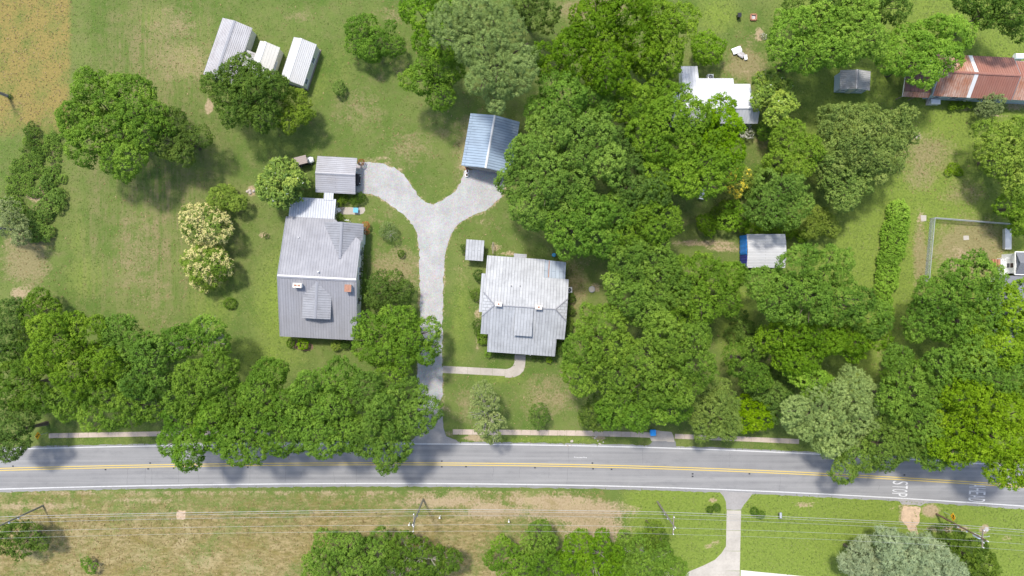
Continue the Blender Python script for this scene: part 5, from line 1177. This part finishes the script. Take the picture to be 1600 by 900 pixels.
bush('low plants below the rusty roof', 'broad', 1.2, [(1490,165,7),(1503,164,7),(1515,163,6)], fine=.5)
bush('weedy clump with dead twigs on the right lawn', 'lime', .9, [(1492,262,9),(1485,268,6),(1500,268,7)], fine=.5, twigs=4, bark='barkpale')
bush('pale hosta clump at the edge of the sunlit yard', 'white', .5, [(1195,56,5),(1191,54,3)], fine=.4)
# long vine-covered hedge
hb = []
for i in range(11):
    t = i/10; hb.append((1405+(1384-1405)*min(1, t*1.25)+2*math.sin(i*2.1), 330+155*t, (20 if t < .5 else 17 if t < .8 else 13)-(2 if i == 0 else 0)))
bush('long vine covered hedge on the right lawn', 'vine', 2.4, hb, 'hedge', fine=.75, squash=.85)
print('leaf quads', NQ[0])

# ------------------------------------------------------------------ bare trunks on the left edge
def snag(label, px, py, H, lean, r=0.2):
    x, y = P(px, py); o = empty('dead_tree', (x, y, 0), 0, label, 'dead tree', 'bare trunks on the left edge')
    mb = MB(); mb.tube([(0, 0, 0), (lean[0]*.4, lean[1]*.4, H*.4), (lean[0], lean[1], H)], [r, r*.85, r*.5], 8); mb.build('trunk', M['snag'], o)
    mb = MB(); mb.tube([(lean[0]*.7, lean[1]*.7, H*.72), (lean[0]*.7+.5, lean[1]*.7+.4, H*.8)], [r*.3, r*.1], 5); mb.build('branch', M['snag'], o)
snag('bare grey trunk rising from the left bramble thicket', 39, 361, 8.5, (-.5, 0), .22)
snag('bare grey trunk above the dark roadside thicket', 29, 545, 8, (-.3, 0), .22)
snag('bare grey trunk standing in the golden field', 12, 150, 7, (-.3, .1), .26)
bush('weeds around the trunk in the golden field', 'deep', .5, [(13,150,3.5)], fine=.4)

# ------------------------------------------------------------------ power line
poles = []
def pole(label, px, py, H=11.4, mat='polegrey', arm=True, trafo=False, brace=True):
    x, y = P(px, py); o = empty('utility_pole', (x, y, 0), R(-2), label, 'utility pole', 'utility poles along the road')
    MB().tube([(0, 0, -.1), (0, 0, H)], [.16, .10], 10).build('post', M[mat], o)
    if arm:
        MB().quadbox(-.06, .06, -1.3, 1.3, H-.95, H-.80).build('crossarm', M['wood'], o)
        for yy in (-1.2, -.5, 1.2): MB().tube([(0, yy, H-.8), (0, yy, H-.55)], [.05, .07], 8).build('insulator', M['whitepaint'], o)
        MB().tube([(.07, -.8, H-.9), (.1, 0, H-1.6), (.07, .8, H-.9)], .03, 4).build('arm_brace', M['galv'], o)
    MB().tube([(0, 0, H), (0, 0, H+.3)], [.05, .08], 8).build('insulator', M['whitepaint'], o)
    for z in (5.3, 7.2): MB().quadbox(-.12, .12, -.32, -.1, z-.06, z+.06).build('bracket', M['galv'], o)
    if trafo:
        MB().tube([(.35, -.25, H-3.1), (.35, -.25, H-2.0)], .27, 12).ball((.35, -.25, H-2.0), .27, 12, 6, .4).build('transformer', M['whitepaint'], o)
        MB().tube([(0, 0, H-1.4), (.9, .25, H-1.0), (1.1, .25, H-1.15)], [.05, .04, .1], 6).build('lamp_arm', M['galv'], o)
    poles.append((x, y, H)); return o
pole('vine darkened utility pole leaning into the lower left corner', 65, 791)
pole('utility pole on the dry verge near the bottom grove', 661, 781)
pole('utility pole on green grass left of the concrete driveway', 1028, 785)
pole('brown utility pole with a grey transformer near the yellow sign', 1465, 804, mat='polewood', trafo=True, arm=True)
P0 = (poles[0][0]-62, poles[0][1]-3, 11.4); P5 = (poles[3][0]+48, poles[3][1]-4.2, 11.4)
line = [P0]+poles+[P5]
def wire(label, z, dy, r, sag):
    mb = MB(); pts = []
    for (a, b) in zip(line, line[1:]):
        for i in range(16):
            t = i/16; pts.append((a[0]+(b[0]-a[0])*t, a[1]+(b[1]-a[1])*t+dy, z-sag*4*t*(1-t)))
    pts.append((line[-1][0], line[-1][1]+dy, z))
    tag(mb.tube(pts, r, 5).build('cable', M['cable'], None, True), label, 'cable', 'overhead cables strung between the poles')
wire('thick overhead cable nearest the road', 5.3, .12, .032, .25)
wire('second overhead cable close beside the thickest one', 5.15, -.28, .022, .35)
wire('thin middle overhead cable', 7.2, -.2, .017, .45)
wire('thin outer overhead cable', 11.7, 0, .015, .6)
wire('faint overhead cable at the crossarm ends', 10.85, -1.2, .012, .6)

# ------------------------------------------------------------------ road signs
def sign(label, px, py, face, marks):
    x, y = P(px, py); o = empty('road_sign', (x, y, 0), 0, label, 'road sign', 'yellow diamond road signs')
    MB().quadbox(-.03, .03, -.03, .03, 0, 2.9).build('post', M['galv'], o)
    s = face; d = .64; xx = s*.05; mb = MB()
    q = [(0, -d), (d, 0), (0, d), (-d, 0)]; zc = 2.3
    for t in (xx, xx+s*.02): mb.v += [(t, a, zc+b) for a, b in q]
    mb.f = [(0, 1, 2, 3), (7, 6, 5, 4)] + [(i, 4+i, 4+(i+1) % 4, (i+1) % 4) for i in range(4)]
    if s < 0: mb.f = [f[::-1] for f in mb.f]
    bd = mb.build('sign_panel', M['yellow'], o)
    for poly in marks:
        mb = MB(); t = xx+s*.026; pts = [(t, s*a, zc+b) for a, b in poly]; mb.poly(pts if True else pts[::-1]); mb.build('symbol', M['black'], bd)
def thickline(pts, w):
    out = []
    for (a, b) in zip(pts, pts[1:]):
        d = Vector((b[0]-a[0], b[1]-a[1])).normalized()*w/2; n = Vector((-d.y, d.x))
        a2 = (a[0]-d.x*.6, a[1]-d.y*.6); b2 = (b[0]+d.x*.6, b[1]+d.y*.6)
        out.append([(a2[0]-n.x, a2[1]-n.y), (b2[0]-n.x, b2[1]-n.y), (b2[0]+n.x, b2[1]+n.y), (a2[0]+n.x, a2[1]+n.y)])
    return out
sign('yellow diamond sign with a black bent arrow by the left sidewalk', 72, 676.5, 1, thickline([(.12, -.33), (.12, -.05), (-.12, .1), (-.12, .22)], .13)+[[(-.30, .18), (.06, .18), (-.12, .42)]])
octo = [(-.15+.17*math.cos(a+.39), .08+.17*math.sin(a+.39)) for a in [k*math.pi/4 for k in range(8)]]
sign('yellow diamond sign with two black marks beside the brown pole', 1477, 801, -1, [octo, [(.08, -.15), (.22, -.15), (.22, .08), (.30, .08), (.15, .28), (0.0, .08), (.08, .08)]])

# ------------------------------------------------------------------ wheeled bins, boxes, yard things
def bin_(label, px, py, mat, name='trash_bin', w=.62, h=1.05, rz=0.05):
    o = empty(name, (*P(px, py, 1.0), 0), rz, label, 'bin')
    mb = MB(); b0, b1 = w*.40, w*.5
    mb.v = [(-b0, -b0, .06), (b0, -b0, .06), (b0, b0, .06), (-b0, b0, .06), (-b1, -b1, h), (b1, -b1, h), (b1, b1, h), (-b1, b1, h)]
    mb.f = [(3, 2, 1, 0), (4, 5, 6, 7)]+[(i, (i+1) % 4, 4+(i+1) % 4, 4+i) for i in range(4)]; mb.build('body', mat, o)
    mb = MB(); mb.prism([(-b1-.04, -b1-.05), (b1+.04, -b1-.05), (b1+.04, b1+.08), (-b1-.04, b1+.08)], h+.003, [h+.06, h+.06, h+.12, h+.12]); mb.build('lid', mat, o)
    for s in (-1, 1): MB().tube([(s*b0-.03, b0+.02, .1), (s*b0+.03, b0+.02, .1)], .1, 10).build('wheel', M['rubber'], o)
    MB().tube([(-b1, b1+.13, h-.02), (b1, b1+.13, h-.02)], .025, 6).build('handle', mat, o)
bin_('blue wheeled trash bin on the sidewalk under the trees', 1021, 677, M['binblue'], w=.78)
bin_('dark bin in the shaded yard behind the white metal roof', 1157, 22, M['black'], w=.5, h=.9)

o = empty('patio_table', (*P(555, 328, .7), 0), R(-3), 'small turquoise table on the tan patio', 'table')
MB().quadbox(-.38, .38, -.38, .38, .66, .72).build('table_top', M['turq'], o)
for a in (-.3, .3):
    for b in (-.3, .3): MB().tube([(a, b, .03), (a, b, .66)], .03, 6).build('leg', M['turq'], o)
o = empty('garden_chair', (*P(529, 328, .5), 0), R(30), 'white garden chair at the left end of the patio', 'chair')
MB().quadbox(-.25, .25, -.25, .25, .40, .44).build('seat', M['whitepaint'], o); MB().quadbox(-.25, .25, .22, .26, .445, .9).build('backrest', M['whitepaint'], o)
for a in (-.22, .22):
    for b in (-.22, .22): MB().tube([(a, b, .03), (a, b, .40)], .022, 6).build('leg', M['whitepaint'], o)
o = empty('laundry_post', (*P(547, 346, 0), 0), 0, 'white post at the rear corner of the farmhouse', 'post')
MB().tube([(0, 0, 0), (0, 0, 2.6)], .05, 8).build('post', M['whitepaint'], o); MB().tube([(-.35, 0, 2.4), (.35, 0, 2.4)], .035, 6).build('crossbar', M['whitepaint'], o)

# golf cart
def wheel(parent, x, y, r, w):
    t = MB().tube([(x, y-w/2, r), (x, y+w/2, r)], r, 14).build('wheel', M['rubber'], parent)
    MB().tube([(x, y-w/2-.01, r), (x, y+w/2+.01, r)], r*.55, 10).build('rim', M['galv'], t)
o = empty('golf_cart', (*P(473, 250.5, 1.2), 0), R(14), 'golf cart with taupe canopy and white nose behind the carport', 'golf cart')
MB().quadbox(-1.1, .7, -.55, .55, .28, .62).build('body', M['black'], o)
mb = MB(); mb.ball((.95, 0, .5), .52, 14, 8, .75); c_ = mb.build('front_cowl', M['whitepaint'], o, True)
for s in (-.3, .3): MB().ball((1.38, s, .55), .09, 8, 5).build('headlight', M['chimcap'], c_)
MB().quadbox(-.55, .0, -.5, .5, .62, .80).build('seat', M['wood'], o); MB().quadbox(-.68, -.56, -.5, .5, .7, 1.15).build('backrest', M['wood'], o)
MB().quadbox(-1.2, .72, -.62, .62, 1.80, 1.87).build('canopy', M['taupe'], o)
for yy in (-.4, -.13, .13, .4): MB().quadbox(-1.15, .68, yy-.03, yy+.03, 1.872, 1.895).build('canopy_rib', M['taupe'], o)
for a in (-1.1, .62):
    for b in (-.52, .52): MB().tube([(a, b, .6), (a, b, 1.80)], .025, 6).build('canopy_post', M['galv'], o)
for a in (-.8, .85):
    for b in (-.55, .55): wheel(o, a, b, .23, .2)
MB().tube([(.55, .22, .8), (.35, .22, 1.05)], .025, 6).tube([(.30, .05, 1.0), (.30, .38, 1.0)], .02, 6).build('steering_wheel', M['black'], o)
MB().quadbox(.70, .73, -.5, .5, .95, 1.6).build('windscreen', M['dark'], o)

# dark car in the carport
o = empty('parked_car', (*P(541, 279, .8), 0), R(-3), 'dark car parked under the carport, nose showing', 'car')
mb = MB(); prof = [(-2.2, .3), (2.05, .3), (2.15, .62), (1.95, .86), (1.0, .98), (-1.6, 1.0), (-2.25, .9)]
for y in (-.86, .86): mb.v += [(x, y, z) for x, z in prof]
n_ = len(prof); mb.f = [tuple(range(n_)), tuple(range(2*n_-1, n_-1, -1))]+[(n_+i, n_+(i+1) % n_, (i+1) % n_, i) for i in range(n_)]
b_ = mb.build('body', M['black'], o); md = b_.modifiers.new('bevel', 'BEVEL'); md.width = .09; md.segments = 3
mb = MB(); prof = [(-1.7, .96), (.95, .95), (.25, 1.42), (-1.2, 1.45)]
for y in (-.72, .72): mb.v += [(x, y, z) for x, z in prof]
mb.f = [(0, 1, 2, 3), (7, 6, 5, 4)]+[(4+i, 4+(i+1) % 4, (i+1) % 4, i) for i in range(4)]; mb.build('cabin', M['dark'], o)
for s in (-.6, .6): MB().ball((2.02, s, .68), .13, 8, 5).build('headlight', M['galv'], o)
for a in (-1.35, 1.35):
    for b in (-.82, .82): wheel(o, a, b, .33, .2)
MB().quadbox(2.12, 2.17, -.35, .35, .42, .55).build('grille', M['galv'], o)

# pots by the garage
for k, (px, py) in enumerate(((729, 262.5), (730, 267), (729, 273))):
    o = empty('flower_pot', (*P(px, py, .3), 0), 0, ('topmost', 'middle', 'lowest')[k]+' of three pots at the garage corner', 'pot', 'pots at the garage corner')
    MB().tube([(0, 0, 0), (0, 0, .3), (0, 0, .36)], [.18, .26, .29], 10).build('pot', M['terra' if k == 0 else 'whitepaint'], o)
    MB().ball((0, 0, .38), .2, 8, 5, .5).build('soil', M['mulch'], o)
# air conditioners
def acunit(label, px, py, h=.8):
    o = empty('air_conditioner', (*P(px, py, h), 0), 0, label, 'air conditioner')
    MB().quadbox(-.42, .42, -.42, .42, .05, h).build('cabinet', M['trim'], o)
    MB().tube([(0, 0, h), (0, 0, h+.03)], .33, 16).build('fan_guard', M['black'], o)
    for a in (0, 1.05, 2.1):
        MB().tube([(-.3*math.cos(a), -.3*math.sin(a), h+.045), (.3*math.cos(a), .3*math.sin(a), h+.045)], .025, 4).build('fan_blade', M['galv'], o)
    MB().quadbox(-.5, .5, -.5, .5, 0, .05).build('pad', M['slab'], o)
acunit('white air conditioner against the white roofed house', 1111.5, 119)
acunit('small air conditioner on the right side of the bungalow', 890, 453, .7)
# white box bench by the dog yard
o = empty('storage_box', (*P(1578, 373, .7), 0), 0, 'long low white storage box beside the fenced dog yard', 'box')
MB().quadbox(-.42, .42, -1.55, 1.55, 0, .62).build('body', M['creamwall'], o); MB().quadbox(-.5, .5, -1.62, 1.62, .623, .70).build('lid', M['flashwhite'], o)
for y in (-1, 1): MB().quadbox(-.47, -.425, y-.1, y+.1, .5, .6).build('latch', M['galv'], o)
# steps box at rusty house
o = empty('chest_freezer', (*P(1464, 158, .8), 0), R(-3), 'white chest outside the rusty roofed house', 'chest')
MB().quadbox(-.7, .7, -.33, .33, .04, .78).build('body', M['trim'], o); MB().quadbox(-.73, .73, -.36, .36, .783, .86).build('lid', M['whitepaint'], o)
# brick fire pit, scrap
o = empty('fire_pit', (*P(1179, 25, .3), 0), 0, 'small square brick fire pit in the shaded yard', 'fire pit')
for i in range(4):
    a = i*math.pi/2
    for k in (-1, 0, 1):
        m_ = Matrix.Rotation(a, 4, 'Z') @ Matrix.Translation((.42, k*.29, 0)); MB().quadbox(-.1, .1, -.135, .135, 0, .3, m_).build('brick', M['brick'], o)
MB().quadbox(-.3, .3, -.3, .3, 0, .08).build('ash_bed', M['debris'], o)
def scrap(label, px, py, w, d, h, mat, rz, seed):
    r2 = random.Random(seed); o = empty('scrap_sheet', (*P(px, py, .4), 0), rz, label, 'scrap', 'scrap lying in the sunlit yard')
    mb = MB(); n = 5
    for j in range(n+1):
        for i in range(n+1): mb.v.append((w*(i/n-.5), d*(j/n-.5), .12+h*r2.uniform(.2, 1)))
    for j in range(n):
        for i in range(n): a = j*(n+1)+i; mb.f.append((a, a+1, a+n+2, a+n+1))
    s_ = mb.build('sheet', mat, o, True); md = s_.modifiers.new('t', 'SOLIDIFY'); md.thickness = .02
    MB().quadbox(-w*.4, w*.4, -d*.3, -d*.2, 0, .25).build('support', M['wood'], o)
scrap('crumpled bright white sheet in the sunlit yard', 1153, 77, 1.5, 1.0, .35, M['whitepaint'], R(20), 1)
scrap('grey scrap piece beside the crumpled white sheet', 1160, 84, 1.1, .8, .3, M['debris'], R(-35), 2)
scrap('small pale scrap piece right of the grey one', 1167, 88, .5, .8, .2, M['trim'], R(10), 3)
# stones, lids, stump
def stones(label, px, py, n, spread, r, mat, name='stone_pile', cat='stones'):
    r2 = random.Random(int(px)); o = empty(name, (*P(px, py), 0), 0, label, cat)
    for i in range(n):
        a = r2.uniform(0, 6.28); q = spread*math.sqrt(r2.random()); rr_ = r*r2.uniform(.6, 1.3)
        MB().ball((math.cos(a)*q, math.sin(a)*q, rr_*.3), rr_, 7, 4, .6).build('stone', mat, o)
stones('few pale stones in the lawn left of the farmhouse', 391, 299, 5, .6, .22, M['stone'])
stones('pale stones on the sunny upper right lawn', 1436, 210, 6, .6, .25, M['stone'])
stones('scattered pale rocks on the verge above the road edge', 890, 691.5, 5, .8, .16, M['stone'])
stones('pile of broken concrete under the grove edge', 935, 688, 6, .9, .18, M['slab'])
o = empty('well_cover', (*P(925, 452), 0), 0, 'round grey concrete well cover right of the bungalow', 'well cover')
MB().tube([(0, 0, 0), (0, 0, .25)], .5, 16).build('ring', M['lid'], o); MB().tube([(0, 0, .25), (0, 0, .32)], .42, 16).build('lid', M['slab'], o)
o = empty('manhole', (*P(1543, 828), 0), 0, 'round utility cover on bare soil right of the brown pole', 'utility cover')
MB().tube([(0, 0, 0), (0, 0, .14)], .36, 14).build('ring', M['slab'], o); MB().tube([(0, 0, .14), (0, 0, .17)], .25, 12).build('lid', M['debris'], o)
# mailbox style box and marker posts on the verge
o = empty('mailbox', (*P(1221, 806, 1.1), 0), R(0), 'grey metal box on a post on the green verge', 'mailbox')
MB().quadbox(-.05, .05, -.05, .05, 0, 1.0).build('post', M['wood'], o); MB().tube([(0, -.42, 1.15), (0, .42, 1.15)], .19, 12).build('body', M['galv'], o)
MB().tube([(0, -.44, 1.15), (0, -.40, 1.15)], .2, 12).build('door', M['dark'], o)
for k, (px, py, lb) in enumerate(((687.5, 807, 'white marker post right of the pole on the dry verge'), (795, 813, 'white marker post on bare soil below the road'), (640, 818, 'white marker post left of the pole in the dry grass'))):
    o = empty('marker_post', (*P(px, py), 0), 0, lb, 'post', 'white marker posts on the verge'); MB().quadbox(-.06, .06, -.06, .06, 0, .9).build('post', M['whitepaint'], o); MB().quadbox(-.1, .1, -.1, .1, .9, 1.1).build('cap', M['trim'], o)
o = empty('gate_post', (*P(770.5, 388), 0), 0, 'short dark clothesline frame beside the wellhouse', 'post')
for yy in (-.8, .8): MB().tube([(0, yy, 0), (0, yy, 1.3)], .06, 6).build('leg', M['wood'], o)
MB().quadbox(-.07, .07, -.9, .9, 1.3, 1.42).build('beam', M['wood'], o)
o = empty('rain_barrel', (*P(866, 398, .9), 0), 0, 'blue barrel behind the bungalow under the trees', 'barrel')
MB().tube([(0, 0, 0), (0, 0, .45), (0, 0, .9)], [.27, .31, .27], 12).build('body', M['binblue'], o); MB().tube([(0, 0, .9), (0, 0, .93)], .24, 12).build('lid', M['turq'], o)
o = empty('folding_table', (*P(1098, 303, 1.0), 0), R(-10), 'white folding table under the lower right grove tree', 'table')
MB().quadbox(-.35, .35, -.75, .75, .85, .92).build('table_top', M['whitepaint'], o)
for a in (-.3, .3):
    for b in (-.65, .65): MB().tube([(a, b, 0), (a, b, .85)], .03, 5).build('leg', M['galv'], o)
o = empty('white_tank', (*P(1596, 86, 1.0), 0), 0, 'white tank at the top of the rusty roofed house', 'tank')
MB().tube([(-.6, 0, .7), (.7, 0, .7)], .45, 14).build('body', M['whitepaint'], o)
for a in (-.4, .4): MB().quadbox(a-.08, a+.08, -.3, .3, 0, .4).build('foot', M['slab'], o)

# ------------------------------------------------------------------ chain link dog yard
fo = P(1455, 340)
fe = empty('chain_link_fence', (*fo, 0), 0, 'chain link fence around two sides of the dog yard', 'fence')
runs = [((1455, 341), (1582, 351)), ((1455, 341), (1446, 440))]
H_ = 1.35
for (a, b) in runs:
    A = Vector((P(*a)[0]-fo[0], P(*a)[1]-fo[1], 0)); B_ = Vector((P(*b)[0]-fo[0], P(*b)[1]-fo[1], 0)); ln = (B_-A).length; d = (B_-A)/ln
    k = max(2, int(ln/2.6))
    for i in range(k+1):
        if a == runs[1][0] and i == 0 and (a, b) == runs[1]: continue
        p = A+d*ln*i/k; MB().tube([p, p+Vector((0, 0, H_+.06))], .035, 6).build('fence_post', M['galv'], fe)
    MB().tube([A+Vector((0, 0, H_)), B_+Vector((0, 0, H_))], .045, 6).build('top_rail', M['galv'], fe)
    mb = MB(); step = .14; n = int((ln+H_)/step)
    for i in range(n):
        for s in (0, 1):
            u0, u1 = i*step-H_, i*step
            z0, z1 = 0.03, H_
            if u0 < 0: z0 = .03+(0-u0); u0 = 0
            if u1 > ln: z1 = H_-(u1-ln); u1 = ln
            if u1-u0 < .05: continue
            pa, pb = (A+d*u0, A+d*u1); pa = pa+Vector((0, 0, z0 if s == 0 else H_-z0+.03)); pb = pb+Vector((0, 0, z1 if s == 0 else H_-z1+.03))
            mb.tube([pa, pb], .008, 3, False)
    mm = mb.build('wire_mesh', M['galv'], fe); mm['kind'] = 'stuff'

# ------------------------------------------------------------------ grass blades over lawn, meadow and verges
from mathutils import geometry as mg
def inpoly(X, Y, poly):
    c = np.zeros(len(X), bool); n = len(poly)
    for i in range(n):
        x1, y1 = poly[i]; x2, y2 = poly[(i+1) % n]
        k = ((y1 > Y) != (y2 > Y)) & (X < (x2-x1)*(Y-y1)/((y2-y1) or 1e-9)+x1); c ^= k
    return c
def blades(n, g):
    X = g.uniform(-60, 1660, n); Y = g.uniform(-40, 940, n)
    cyv = np.polyval(pf, np.clip(X, -150, 1750)/1000.)
    ok = ~((Y > cyv-33.5) & (Y < cyv+35.2))
    sw = np.interp(X, [70, 245, 420, 707, 900, 1017, 1130, 1250], [681.5, 678.5, 677, 675.5, 677.3, 680.5, 685.2, 690.5])
    ok &= ~((np.abs(Y-sw) < 3.6) & (((X > 74) & (X < 420)) | ((X > 707) & (X < 1250))))
    for pz in (drive_px, [(640,694),(652,638),(692,638),(716,694)], [(691,572),(790,577),(804,570),(804,550),(822,550),(820,582),(790,590),(691,583)], [(1124,768),(1136,797),(1136,855),(1066,905),(1060,960),(1300,960),(1300,906),(1160,892),(1160,797),(1178,770)],
               [(1010,700),(1018,671),(1052,676),(1058,701)], [(522,322),(570,323),(568,335),(523,335)]):
        ok &= ~inpoly(X, Y, pz)
    return X[ok], Y[ok]
def grass(name, label, n, sty, sel, sz, hgt, seed):
    g = np.random.default_rng(seed); X, Y = blades(n, g); mk = masks(X, Y)
    keep = g.uniform(0, 1, len(X)) < sel(mk, X, Y); X, Y = X[keep], Y[keep]; m = len(X)
    wx, wy = (X-800)/10, (450-Y)/10
    an = g.uniform(0, 6.28, m); s = sz*g.uniform(.5, 1.4, m); h = hgt*g.uniform(.4, 1.4, m)
    dx, dy = np.cos(an), np.sin(an); V = np.empty((m, 4, 3))
    w = s*.28
    V[:, 0] = np.stack([wx-dy*w, wy+dx*w, np.full(m, .0)], 1); V[:, 1] = np.stack([wx+dy*w, wy-dx*w, np.full(m, .0)], 1)
    V[:, 2] = np.stack([wx+dx*s+dy*w*.4, wy+dy*s-dx*w*.4, h], 1); V[:, 3] = np.stack([wx+dx*s-dy*w*.4, wy+dy*s+dx*w*.4, h*.9], 1)
    t = np.clip(.5+g.normal(0, .25, m), 0, 1)
    o = add(name, quads_mesh(name, V.reshape(-1, 3), t, L[sty]), None); tag(o, label, 'grass', kind='stuff')
grass('lawn_grass', 'short green lawn grass growing over the whole plot', 170000, 'grass', lambda m, X, Y: np.clip(.9-1.1*m[2]-.75*m[0]-.9*m[1]-.75*m[3], .04, 1), .20, .07, 1)
grass('dry_grass', 'dry straw coloured grass on the verge and field', 150000, 'hay', lambda m, X, Y: np.clip(.55*m[1]+.5*m[3]+.25*m[0]-.4*m[2], 0, 1), .22, .12, 2)
